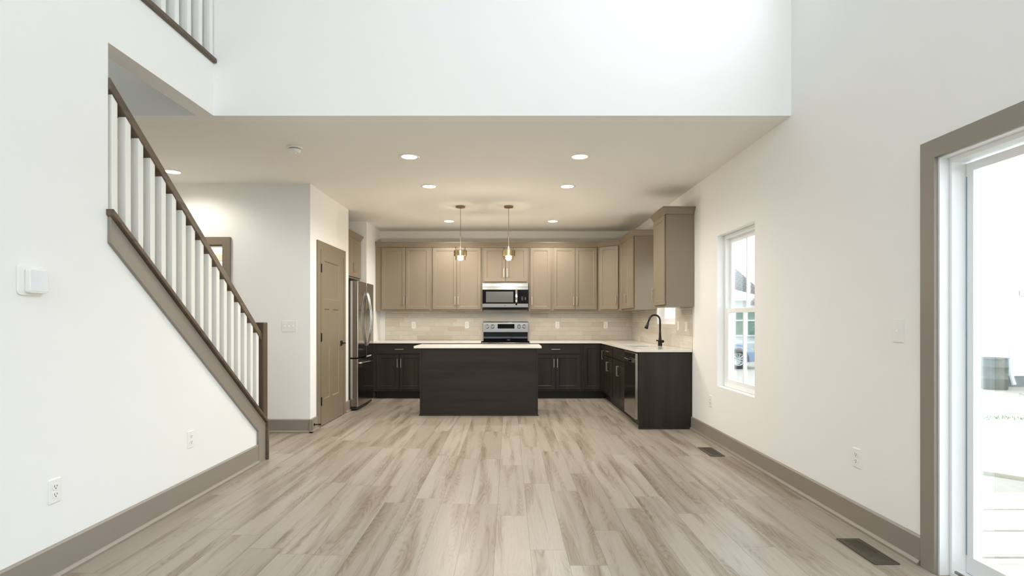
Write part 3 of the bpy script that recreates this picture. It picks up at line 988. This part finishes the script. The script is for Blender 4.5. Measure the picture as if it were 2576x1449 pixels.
# backguard: black lower riser and sloped steel control panel
obj('riser', prism_bm([(0.562, 0.919), (0.645, 0.919), (0.645, 1.055), (0.574, 1.055), (0.585, 0.975), (0.580, 0.945)], -ra + 0.006, ra - 0.006, 'X'), M['black_glass'], rg, bevel=0.003)
cpnl = obj('control_panel', prism_bm([(0.570, 1.052), (0.648, 1.052), (0.648, 1.222), (0.586, 1.222), (0.578, 1.215)], -ra, ra, 'X'), M['steel'], rg, bevel=0.002)
obj('top_trim', box_bm(-ra - 0.001, 0.592, 1.222, ra + 0.001, 0.650, 1.229), M['black'], rg, bevel=0.002)
tilt = math.atan2(0.578 - 0.570, 1.215 - 1.052)
def on_panel(z):
    return 0.570 + (z - 1.052) * math.tan(tilt)
disp = obj('display', box_bm(-0.134, on_panel(1.147) - 0.004, 1.112, 0.150, on_panel(1.147) + 0.012, 1.188), M['black_glass'], cpnl, bevel=0.002)
disp.rotation_euler = (0, 0, 0)
for kx in (-0.312, -0.222, 0.230, 0.318):
    z = 1.147
    y = on_panel(z)
    kb = obj('knob', lathe_bm([(0.034, 0.0), (0.034, -0.006), (0.030, -0.010), (0.029, -0.030), (0.026, -0.034), (0, -0.034)], 28, axis='Y', at=(kx, y - 0.001, z)), M['chrome'], cpnl, smooth=False, bevel=0.001)
    obj('pointer', box_bm(kx - 0.003, y - 0.037, z - 0.002, kx + 0.003, y - 0.033, z + 0.026), M['black'], kb)
# printed burner marks beside the knobs
def text_bm(body, size, depth=0.0004):
    cu = bpy.data.curves.new('lettering', 'FONT')
    cu.body = body
    cu.size = size
    cu.align_x = 'CENTER'
    cu.align_y = 'CENTER'
    cu.extrude = depth
    o = bpy.data.objects.new('lettering', cu)
    C.objects.link(o)
    dg = bpy.context.evaluated_depsgraph_get()
    me = bpy.data.meshes.new_from_object(o.evaluated_get(dg))
    bm = bmesh.new()
    bm.from_mesh(me)
    bpy.data.objects.remove(o)
    bpy.data.curves.remove(cu)
    bpy.data.meshes.remove(me)
    # stand the letters up, facing -Y
    bmesh.ops.rotate(bm, cent=(0, 0, 0), matrix=Matrix.Rotation(PI / 2, 3, 'X'), verts=bm.verts[:])
    return bm
M['ink'] = plain('dark_grey_print', (0.05, 0.05, 0.05, 1), 0.5)
M['pale_ink'] = plain('pale_grey_print', (0.55, 0.55, 0.53, 1), 0.5)

# ------------------------------------------------------------------ microwave
mw = thing('microwave', 'over-the-range stainless microwave with black glass door', 'microwave', (-0.0575, 8.98, 1.463))
ma = 0.374
obj('body', box_bm(-ma, 0.03, -0.012, ma, 0.39, 0.396), M['charcoal'], mw, bevel=0.002)
obj('vent_band', box_bm(-ma, 0.0, 0.333, ma, 0.029, 0.394), M['steel'], mw, bevel=0.002)
dm = obj('door', box_bm(-ma, -0.004, 0.062, 0.205, 0.029, 0.287), M['black_glass'], mw, bevel=0.002)
obj('window', box_bm(-0.315, -0.007, 0.081, 0.131, -0.003, 0.257), M['grey_glass'], dm, bevel=0.001)
obj('upper_band', box_bm(-ma, -0.004, 0.288, ma, 0.029, 0.331), M['steel'], mw, bevel=0.002)
lb = obj('lower_band', box_bm(-ma, -0.004, 0.0, ma, 0.029, 0.061), M['steel'], mw, bevel=0.002)
pn = obj('control_panel', box_bm(0.208, -0.004, 0.062, ma, 0.029, 0.287), M['black_glass'], mw, bevel=0.002)
hb = []
for k in range(13):
    u = k / 12
    hb.append((0.181, -0.006 - 0.04 * max(0, math.sin(PI * u)) ** 0.6, 0.035 + (0.297 - 0.035) * u))
bm = bmesh.new()
n = len(hb)
A = [[bm.verts.new((x + sx * 0.016, y + dy, z)) for sx, dy in ((-1, 0), (1, 0), (1, 0.009), (-1, 0.009))] for x, y, z in hb]
for P_, Q_ in zip(A, A[1:]):
    for q in range(4):
        bm.faces.new((P_[q], P_[(q + 1) % 4], Q_[(q + 1) % 4], Q_[q]))
bm.faces.new(A[0][::-1]); bm.faces.new(A[-1])
obj('handle', bm, M['chrome'], dm, bevel=0.002)
obj('underside', prism_bm([(-0.02 + 0.02, -0.012), (0.39, -0.012), (0.36, -0.035), (0.06, -0.035)], -ma + 0.02, ma - 0.02, 'X'), M['black'], mw)
# small round mark with two letters on the lower band, keypad print on the panel
lg = obj('logo', lathe_bm([(0, -0.0055), (0.007, -0.0055), (0.007, -0.0035), (0, -0.0035)], 16, axis='Y', at=(-0.008, 0, 0.030)), M['ink'], lb)
bm = text_bm('LG', 0.016)
bmesh.ops.translate(bm, vec=(0.017, -0.0046, 0.030), verts=bm.verts[:])
lt = obj('lettering', bm, M['ink'], lb)
rows = [('1  2  3', 0.170), ('4  5  6', 0.150), ('7  8  9', 0.130), ('0', 0.110)]
for s_, z in rows:
    bm = text_bm(s_, 0.013)
    bmesh.ops.translate(bm, vec=(0.275, -0.0046, z), verts=bm.verts[:])
    obj('keypad_print', bm, M['pale_ink'], pn)
obj('start_key', box_bm(0.318, -0.005, 0.122, 0.337, -0.004, 0.165), M['grey_glass'], pn)

# ------------------------------------------------------------------ dishwasher
dw = thing('dishwasher', 'polished stainless dishwasher between sink cabinet and end panel', 'dishwasher', (1.49, (6.94 + 6.334) / 2, 0), -PI / 2)
da = 0.301
obj('body', box_bm(-da, 0.0, 0.10, da, 0.58, 0.870), M['charcoal'], dw)
ddr = obj('door', box_bm(-da + 0.002, -0.034, 0.105, da - 0.002, -0.001, 0.868), M['mirror_steel'], dw, bevel=0.004)
obj('toe_kick', box_bm(-da, 0.05, 0.0, da, 0.06, 0.099), M['black'], dw)
pts = []
for k in range(13):
    u = k / 12
    pts.append((-0.25 + 0.5 * u, -0.034 - 0.042 * max(0, math.sin(PI * u)) ** 0.45, 0.775))
bm = bmesh.new()
A = [[bm.verts.new((x, y + dy, z + dz2)) for dy, dz2 in ((0, -0.017), (0, 0.017), (0.010, 0.017), (0.010, -0.017))] for x, y, z in pts]
for P_, Q_ in zip(A, A[1:]):
    for q in range(4):
        bm.faces.new((P_[q], P_[(q + 1) % 4], Q_[(q + 1) % 4], Q_[q]))
bm.faces.new(A[0][::-1]); bm.faces.new(A[-1])
obj('handle', bm, M['chrome'], ddr, bevel=0.003)

# ------------------------------------------------------------------ lamps
def lamp(name, kind, loc, power, col, **kw):
    d = bpy.data.lights.new(name, kind)
    d.energy = power
    d.color = col
    for k, v in kw.items():
        setattr(d, k, v)
    o = bpy.data.objects.new(name, d)
    C.objects.link(o)
    o.location = loc
    return o
WARM = (1.0, 0.95, 0.87)
def can(label, x, y, z=ZC, power=62, group='recessed lights in the kitchen ceiling'):
    t = thing('recessed_light', label, 'ceiling light', (x, y, z), 0, group)
    obj('trim_ring', lathe_bm([(0.070, -0.001), (0.074, -0.006), (0.094, -0.005), (0.097, 0.0)], 40), M['plastic'], t, smooth=True)
    obj('lens', lathe_bm([(0, -0.0035), (0.066, -0.0035), (0.071, -0.0015)], 40), M['can_glow'], t)
    lamp('recessed_glow', 'SPOT', (x, y, z - 0.02), power, WARM, spot_size=math.radians(162), spot_blend=0.6, shadow_soft_size=0.07)
    return t
can('recessed ceiling light nearest the room on the left', -0.925, 5.12, power=46)
can('recessed ceiling light nearest the room on the right', 0.661, 5.12, power=32)
can('middle recessed ceiling light on the left, in front of the pendants', -0.903, 6.25)
can('middle recessed ceiling light on the right, in front of the pendants', 0.664, 6.25, power=46)
can('farthest recessed ceiling light on the left, above the wall cabinets', -0.917, 8.44, power=58)
can('farthest recessed ceiling light on the right, above the wall cabinets', 0.673, 8.44, power=58)
can('recessed ceiling light in the hall behind the stair handrail', -3.448, 5.64, power=20)
lamp('back_room_ceiling_lamp', 'POINT', (-3.9, 7.0, 2.5), 45, WARM, shadow_soft_size=0.12)

def pendant(label, x, y):
    t = thing('pendant_light', label, 'pendant light', (x, y, ZC), 0, 'pendant lights over the island')
    obj('canopy', lathe_bm([(0, 0), (0.062, 0), (0.062, -0.016), (0.058, -0.022), (0.010, -0.024), (0.007, -0.032), (0, -0.032)], 32), M['brass'], t, smooth=False, bevel=0.001)
    obj('cord', tube_bm([(0, 0, -0.03), (0.0015, 0, -0.2), (-0.001, 0, -0.37), (0, 0, -0.46)], 0.003, 8), M['brass'], t)
    obj('stem', tube_bm([(0, 0, -0.40), (0, 0, -0.575)], 0.0045, 10), M['brass_light'], t)
    obj('socket', lathe_bm([(0, -0.570), (0.012, -0.570), (0.022, -0.585), (0.022, -0.645), (0, -0.645)], 20), M['brass_light'], t)
    zt, zb = -0.543, -0.718
    obj('glass_shade', lathe_bm([(0.0675, zt), (0.070, zt), (0.070, zb), (0.0675, zb), (0.0675, zt)], 40), M['lamp_glass'], t, smooth=False)
    obj('metal_band', lathe_bm([(0.0715, -0.592), (0.087, -0.592), (0.087, -0.668), (0.0715, -0.668), (0.0715, -0.592)], 40), M['brass_light'], t, smooth=False)
    obj('bulb', lathe_bm([(0, -0.645), (0.014, -0.645), (0.020, -0.655), (0.034, -0.673), (0.034, -0.692), (0.020, -0.708), (0, -0.714)], 24), M['bulb_glow'], t, smooth=True)
    lamp('pendant_glow', 'POINT', (x, y, ZC - 0.76), 12.5, (1.0, 0.85, 0.64), shadow_soft_size=0.03)
    return t
pendant('left brass and glass pendant light over the island', -0.645, 7.335)
pendant('right brass and glass pendant light over the island', -0.003, 7.335)

sd = thing('smoke_detector', 'round white smoke detector on the kitchen ceiling', 'smoke detector', (-1.88, 4.83, ZC))
obj('base', lathe_bm([(0, 0), (0.066, 0), (0.068, -0.004), (0.068, -0.014), (0.062, -0.020), (0.055, -0.021), (0, -0.021)], 40), M['plastic'], sd, smooth=False)
obj('vent_ring', lathe_bm([(0, -0.020), (0.050, -0.020), (0.050, -0.027), (0, -0.027)], 40), M['slot'], sd)
obj('cover', lathe_bm([(0, -0.026), (0.053, -0.026), (0.052, -0.036), (0.044, -0.052), (0.036, -0.056), (0, -0.057)], 40), M['plastic'], sd, smooth=False)
obj('button', lathe_bm([(0, -0.055), (0.009, -0.055), (0.008, -0.066), (0, -0.067)], 16, at=(0.012, -0.014, 0)), M['plastic'], sd, smooth=True)

# ------------------------------------------------------------------ outlets and switches (front towards local -Y)
def plate(parent, w, h, t=0.006):
    bm = bmesh.new()
    prof = rrect(w, h, 0.004, 3)
    prof2 = rrect(w - 0.008, h - 0.008, 0.003, 3)
    A = [bm.verts.new((a, 0, b)) for a, b in prof]
    B = [bm.verts.new((a, -t * 0.6, b)) for a, b in prof]
    D = [bm.verts.new((a, -t, b)) for a, b in prof2]
    for P_, Q_ in ((A, B), (B, D)):
        for q in range(len(A)):
            bm.faces.new((P_[q], P_[(q + 1) % len(A)], Q_[(q + 1) % len(A)], Q_[q]))
    bm.faces.new(D)
    bm.faces.new(A[::-1])
    return obj('cover_plate', bm, M['plastic'], parent)
def make_outlet(name='wall_outlet'):
    t = thing(name, 'white duplex wall outlet', 'outlet')
    plate(t, 0.072, 0.118)
    for sz in (-1, 1):
        r = obj('receptacle', prism_bm(rrect(0.034, 0.029, 0.011, 5, 0, sz * 0.0195), -0.0085, -0.005, 'Y'), M['plastic'], t)
        z = sz * 0.0195
        obj('slot', box_bm(-0.0085, -0.0089, z - 0.001, -0.0055, -0.0084, z + 0.009), M['slot'], r)
        obj('slot', box_bm(0.0055, -0.0089, z, 0.0085, -0.0084, z + 0.008), M['slot'], r)
        obj('slot', lathe_bm([(0, -0.0089), (0.0032, -0.0089), (0.0032, -0.0084)], 10, axis='Y', at=(0, 0, z - 0.007)), M['slot'], r)
    return t
OUT = [
    ('white duplex outlet low on the left wall, under the thermostat', (-2.2, 2.662, 0.421), PI / 2),
    ('white duplex outlet low on the left wall, under the stair skirt', (-2.2, 3.80, 0.425), PI / 2),
    ('white duplex outlet low on the right wall, between window and glass door', (XR, 3.325, 0.415), -PI / 2),
    ('white duplex outlet low on the right wall beneath the tall window', (XR, 5.735, 0.406), -PI / 2),
    ('white outlet on the backsplash nearest the refrigerator', (-1.621, 9.372, 1.169), 0),
    ('white outlet on the backsplash just left of the range', (-0.713, 9.372, 1.172), 0),
    ('white outlet on the backsplash just right of the range', (0.828, 9.372, 1.172), 0),
    ('white outlet on the backsplash near the corner below diagonal cabinet', (1.650, 9.372, 1.169), 0),
    ('white outlet on right-wall tiles, nearer the room than the switch', (2.098, 6.503, 1.175), -PI / 2),
]
proto = make_outlet()
for k, (lab, loc, rz) in enumerate(OUT):
    o = proto if k == 0 else copy_tree(proto)
    o.location = loc
    o.rotation_euler = (0, 0, rz)
    o['label'] = lab
    o['group'] = 'white wall outlets'

def toggle(t, x):
    obj('toggle', prism_bm([(-0.005, -0.010), (-0.008, -0.011), (-0.0165, -0.009), (-0.017, -0.004), (-0.005, 0.010)][::-1], x - 0.0045, x + 0.0045, 'X'), M['plastic'], t)
    obj('screw', lathe_bm([(0, -0.0072), (0.003, -0.0072), (0.003, -0.005)], 10, axis='Y', at=(x, 0, 0.030)), M['plastic'], t)
    obj('screw', lathe_bm([(0, -0.0072), (0.003, -0.0072), (0.003, -0.005)], 10, axis='Y', at=(x, 0, -0.030)), M['plastic'], t)
s1 = thing('light_switch', 'white single toggle light switch on the right wall near glass door', 'light switch', (XR, 2.972, 1.19), -PI / 2)
plate(s1, 0.080, 0.128); toggle(s1, 0)
s3 = thing('light_switch', 'white triple toggle light switch between stair newel and pantry door', 'light switch', (-2.442, 6.123, 1.184), 0)
plate(s3, 0.168, 0.128)
for x in (-0.046, 0, 0.046):
    toggle(s3, x)
s2 = thing('light_switch', 'white rocker light switch on the tiles beside the sink window', 'light switch', (2.098, 6.807, 1.180), -PI / 2)
plate(s2, 0.072, 0.118)
obj('rocker', prism_bm([(-0.005, -0.033), (-0.009, -0.033), (-0.0065, 0.0), (-0.005, 0.033)][::-1], -0.0165, 0.0165, 'X'), M['plastic'], s2)

# thermostat
th = thing('thermostat', 'white wall thermostat with glossy screen on the left wall', 'thermostat', (-2.2, 2.527, 1.43), PI / 2)
obj('wall_plate', prism_bm(rrect(0.142, 0.142, 0.022, 6), -0.008, 0, 'Y'), M['plastic'], th, bevel=0.003)
obj('body', prism_bm(rrect(0.098, 0.112, 0.012, 6, 0.012, -0.004), -0.034, -0.008, 'Y'), M['plastic'], th, bevel=0.004)
obj('screen', box_bm(-0.034, -0.0358, -0.052, 0.058, -0.033, 0.046), M['screen'], th, bevel=0.002)

# floor registers
def register(label, x0, y0, x1, y1):
    t = thing('floor_register', label, 'floor vent', ((x0 + x1) / 2, (y0 + y1) / 2, 0))
    a, b = (x1 - x0) / 2, (y1 - y0) / 2
    obj('frame', cells_bm([-a, -a + 0.028, a - 0.028, a], [-b, -b + 0.03, b - 0.03, b], lambda i, j: not (i == 1 and j == 1), 0.0, 0.006, 'Z'), M['bronze'], t, bevel=0.002)
    obj('well', box_bm(-a + 0.027, -b + 0.029, 0.0003, a - 0.027, b - 0.029, 0.0012), M['black'], t)
    n = 18
    for k in range(n):
        y = -b + 0.03 + (2 * b - 0.06) * (k + 0.5) / n
        obj('louver', prism_bm([(y - 0.0035, 0.0015), (y + 0.001, 0.0015), (y + 0.0035, 0.0048), (y - 0.001, 0.0048)], -a + 0.027, a - 0.027, 'X'), M['bronze'], t)
    return t
register('bronze floor register nearest the sliding glass door', 1.863, 2.803, 1.995, 3.132)
register('bronze floor register by the right baseboard, before the end panel', 1.850, 5.044, 1.984, 5.388)

# ------------------------------------------------------------------ windows
def hung_window(name, y0, y1, z0, z1, meet, muntin=True):
    """double-hung window set deep in the right wall (outside at +X)"""
    t = bpy.data.objects.new(name, None)
    C.objects.link(t)
    t.location = (2.175, (y0 + y1) / 2, z0)
    t['kind'] = 'structure'
    a, h, zm = (y1 - y0) / 2, z1 - z0, meet - z0
    obj('frame', cells_bm([-a, -a + 0.035, a - 0.035, a], [0, 0.035, h - 0.035, h], lambda i, j: not (i == 1 and j == 1), 0.0, 0.085, 'X'), M['vinyl'], t, bevel=0.002)
    def sash(nm, x0, x1, za, zb, st=0.042):
        c = 0.009
        if muntin:
            us_, kp = [-a + 0.034, -a + 0.034 + st, -c, c, a - 0.034 - st, a - 0.034], lambda i, j: i in (0, 2, 4) or j in (0, 2)
        else:
            us_, kp = [-a + 0.034, -a + 0.034 + st, a - 0.034 - st, a - 0.034], lambda i, j: i in (0, 2) or j in (0, 2)
        s = obj(nm, cells_bm(us_, [za, za + st, zb - st, zb], kp, x0, x1, 'X'), M['vinyl'], t, bevel=0.002)
        xm = (x0 + x1) / 2
        obj('pane', box_bm(xm - 0.002, -a + 0.034 + st - 0.005, za + st - 0.005, xm + 0.002, a - 0.034 - st + 0.005, zb - st + 0.005), M['glass'], s)
    sash('lower_sash', 0.012, 0.040, 0.033, zm + 0.02)
    sash('upper_sash', 0.044, 0.072, zm - 0.02, h - 0.033)
    return t
hung_window('window_1', 4.712, 5.554, 0.587, 2.098, 1.345)
hung_window('window_2', 6.938, 7.796, 1.199, 2.148, 1.66, False)

# ------------------------------------------------------------------ sliding glass door
sg = bpy.data.objects.new('door_3', None)
C.objects.link(sg)
sg.location = (XR, 2.70, 0)
sg['kind'] = 'structure'
# local y: 0 at the far jamb, negative towards the camera
Lw = 1.84
def ring(y0, y1, z0, z1, w):
    return [y0, y0 + w, y1 - w, y1], [z0, z0 + w, z1 - w, z1]
u_, w_ = [-Lw, -Lw + 0.012, -0.012, 0.0], [0.0, 2.038, 2.05]
obj('jamb', cells_bm(u_, w_, lambda i, j: i != 1 or j == 1, 0.0, 0.045, 'X'), M['vinyl'], sg)
u_, w_ = [-Lw + 0.012, -Lw + 0.034, -0.030, -0.012], [0.0, 0.022, 2.015, 2.038]
obj('frame', cells_bm(u_, w_, lambda i, j: i != 1 or j != 1, 0.045, 0.158, 'X'), M['vinyl'], sg, bevel=0.002)
def leaf(nm, y0, y1, x0, x1):
    s = 0.042
    f = obj(nm, cells_bm([y0, y0 + s, y1 - s, y1], [0.024, 0.024 + 0.085, 2.005 - s, 2.005], lambda i, j: i != 1 or j != 1, x0, x1, 'X'), M['vinyl'], sg, bevel=0.003)
    obj('gasket', box_bm(x0 - 0.002, y1 - 0.008, 0.11, x0 + 0.004, y1 - 0.004, 1.94), M['gasket'], f)
    xm = (x0 + x1) / 2
    obj('pane', box_bm(xm - 0.003, y0 + s - 0.006, 0.104, xm + 0.003, y1 - s + 0.006, 1.948), M['glass'], f)
leaf('fixed_panel', -0.96, -0.031, 0.112, 0.150)
leaf('sliding_panel', -Lw + 0.042, -0.90, 0.066, 0.104)
obj('track', prism_bm([(0.05, 0.021), (0.06, 0.021), (0.06, 0.034), (0.05, 0.034)], -Lw + 0.04, -0.04, 'Y'), M['steel'], sg)
casing_y('trim_7', XR, -1, 0.765, 2.79, 2.136, 0.092, 0.02)

# ------------------------------------------------------------------ outside
GZ = -0.39
gd = obj('ground', box_bm(-40, -40, GZ - 0.2, 70, 80, GZ), M['ground'])
struct(gd)
# deck of wide boards outside the glass door
for k in range(8):
    y = 4.05 - 0.373 * k
    b = obj('deck_board', box_bm(0, -0.352, 0, 3.2, 0, 0.045), M['deck'], bevel=0.006)
    b.location = (2.34, y, -0.065)
    tag(b, 'weathered deck board outside the glass door, ' + ('farthest from the camera', 'second farthest from the camera', 'third farthest from the camera', 'fourth farthest from the camera', 'fifth farthest from the camera', 'sixth farthest from the camera', 'seventh farthest from the camera', 'nearest the camera')[k], 'deck board', 'deck boards outside the glass door')
for kx in (2.5, 5.3):
    b = obj('deck_joist', box_bm(kx - 0.05, 1.1, GZ, kx + 0.05, 4.0, -0.066), M['deck'])
    tag(b, 'support joist under the deck boards at the ' + ('house wall' if kx < 3 else 'outer edge'), 'joist')
pl_ = obj('loose_plank', box_bm(-1.6, -0.30, 0, 1.6, 0.30, 0.035), M['deck'], bevel=0.003)
pl_.location = (4.35, 4.08, 0.03)
pl_.rotation_euler = (0.0, 0.012, -0.78)
tag(pl_, 'loose pale plank lying diagonally across the far deck boards', 'plank')
# barrel
br = thing('rain_barrel', 'dented grey metal barrel standing in the yard by the white house', 'barrel', (11.6, 13.2, GZ))
obj('drum', lathe_bm([(0, 0), (0.27, 0), (0.285, 0.015), (0.285, 0.24), (0.297, 0.255), (0.285, 0.27), (0.29, 0.52), (0.302, 0.535), (0.29, 0.55), (0.285, 0.72), (0.27, 0.735), (0, 0.735)], 36), M['barrel'], br, smooth=True)
obj('rim', lathe_bm([(0.26, 0.72), (0.31, 0.735), (0.31, 0.748), (0.26, 0.745)], 36), M['foundation'], br)
# white neighbour house seen through the glass door
ha = thing('neighbour_house', 'white-sided house with grey shingle roof beyond the glass door', 'house', (12.9, 14.3, GZ))
# local coordinates: front wall faces -Y
obj('wall', box_bm(-2.8, 0, 0.25, 11, 8, 2.3), M['siding'], ha)
obj('foundation', box_bm(-2.78, 0.02, 0, 10.98, 7.98, 0.249), M['foundation'], ha)
obj('roof', prism_bm([(-0.4, 2.27), (4.0, 3.95), (8.4, 2.27), (8.4, 2.39), (4.0, 4.08), (-0.4, 2.39)], -3.1, 11.3, 'X'), M['shingle'], ha)
obj('gable_wall', prism_bm([(-2.75, 0.27), (0.9, 0.27), (0.9, 1.86), (-0.17, 2.21), (-1.48, 2.78), (-2.75, 2.3)], -0.69, -0.001, 'Y'), M['siding'], ha)
obj('gable_foundation', box_bm(-2.73, -0.67, 0, 0.88, -0.002, 0.269), M['foundation'], ha)
obj('downspout', tube_bm([(-0.5, -0.73, 2.2), (-0.5, -0.73, 0.25), (-0.5, -0.80, 0.06)], 0.045, 8), M['siding'], ha)

# weeds along the foundation and across the yard
def weeds(name, label, pts, h, n, seed):
    rnd = random.Random(seed)
    bm = bmesh.new()
    for k in range(n):
        (xa, ya), (xb, yb) = pts
        u = rnd.random()
        x, y = xa + (xb - xa) * u + rnd.gauss(0, 0.12), ya + (yb - ya) * u + rnd.gauss(0, 0.12)
        a = rnd.random() * 2 * PI
        hh = h * rnd.uniform(0.4, 1.1)
        w = 0.006
        dx_, dy_ = math.cos(a), math.sin(a)
        A = bm.verts.new((x - dy_ * w, y + dx_ * w, GZ)); B = bm.verts.new((x + dy_ * w, y - dx_ * w, GZ))
        D = bm.verts.new((x + dx_ * hh * 0.25 + dy_ * w * .7, y + dy_ * hh * 0.25 - dx_ * w * .7, GZ + hh * 0.6)); Cc = bm.verts.new((x + dx_ * hh * 0.25 - dy_ * w * .7, y + dy_ * hh * 0.25 + dx_ * w * .7, GZ + hh * 0.6))
        T = bm.verts.new((x + dx_ * hh * 0.7, y + dy_ * hh * 0.7, GZ + hh))
        bm.faces.new((A, B, D, Cc)); bm.faces.new((Cc, D, T))
    o = obj(name, bm, M['leaf'])
    tag(o, label, 'weeds', kind='stuff')
weeds('grass_strip', 'thin strip of weeds running across the yard past the barrel', ((11.3, 12.0), (15.5, 12.1)), 0.06, 600, 1)
weeds('grass_strip', 'sparse line of weeds in the gravel nearer the deck', ((7.9, 9.3), (11.0, 8.6)), 0.045, 420, 2)
weeds('weed_clump', 'clump of weeds at the foot of the white house downspout', ((12.4, 12.9), (14.5, 12.9)), 0.16, 420, 3)

# second house, car and planting seen through the tall window
hb_ = thing('neighbour_house', 'white house with green-curtained window seen through the tall window', 'house', (11.8, 24.0, GZ))
obj('wall', box_bm(-9, 0, 0, 4.2, 8, 2.55), M['siding'], hb_)
obj('roof', prism_bm([(-0.6, 2.5), (4.0, 4.6), (8.6, 2.5), (8.6, 2.62), (4.0, 4.75), (-0.6, 2.62)], -0.6, 4.8, 'X'), M['shingle'], hb_)
obj('wing_roof', prism_bm([(-0.5, 2.5), (4.0, 3.2), (8.5, 2.5), (8.5, 2.58), (4.0, 3.3), (-0.5, 2.58)], -9.3, -0.61, 'X'), M['siding'], hb_)
wf = obj('window_frame', cells_bm([-2.0, -1.93, -1.47, -1.40, -0.94, -0.87], [0.95, 1.02, 1.62, 1.68, 2.06, 2.13], lambda i, j: i in (0, 2, 4) or j in (0, 2, 4), -0.06, 0.02, 'Y'), M['vinyl'], hb_)
M['curtain'] = plain('green_curtain', srgb(128, 156, 144), 0.7, var=0.2, nscale=12)
obj('curtain', box_bm(-1.95, -0.02, 1.0, -0.92, -0.005, 2.08), M['curtain'], wf)
car = thing('car', 'silver blue car parked on the drive, front wheel showing through the tall window', 'car', (6.75, 18.7, GZ))
prof = [(-2.2, 0.25), (-2.2, 0.75), (-2.0, 0.9), (-1.0, 0.95), (-0.4, 1.38), (0.0, 1.42), (0.35, 0.98)]
bodyp = [(-2.2, 0.22), (0.65, 0.22)] + [(1.03 - 0.38 * math.cos(PI * k / 12), 0.31 + 0.38 * math.sin(PI * k / 12)) for k in range(0, 13)] + [(1.42, 0.22), (1.60, 0.25), (1.64, 0.5), (1.5, 0.68), (1.15, 0.82), (0.3, 0.95), (-0.35, 1.42), (-1.5, 1.42), (-2.1, 0.95)]
obj('body', prism_bm(bodyp, -0.02, 1.65, 'Y'), M['car_paint'], car, bevel=0.02, seg=2)
wh = obj('wheel', lathe_bm([(0.20, -0.02), (0.215, -0.06), (0.30, -0.07), (0.325, -0.04), (0.325, 0.12), (0.20, 0.14), (0.20, -0.02)], 36, axis='Y', at=(1.03, 0, 0.325)), M['tyre'], car)
obj('rim', lathe_bm([(0.195, -0.05), (0.215, -0.055), (0.215, 0.1), (0.195, 0.1), (0.195, -0.05)], 36, axis='Y', at=(1.03, 0, 0.325)), M['alloy'], wh)
for k in range(10):
    a = 2 * PI * k / 10
    obj('spoke', tube_bm([(1.03 + 0.02 * math.cos(a), -0.045, 0.325 + 0.02 * math.sin(a)), (1.03 + 0.205 * math.cos(a), -0.05, 0.325 + 0.205 * math.sin(a))], 0.013, 6), M['alloy'], wh)
weeds('shrub_bed', 'low green planting bed behind the parked car', ((8.6, 23.2), (11.4, 23.2)), 0.5, 700, 5)
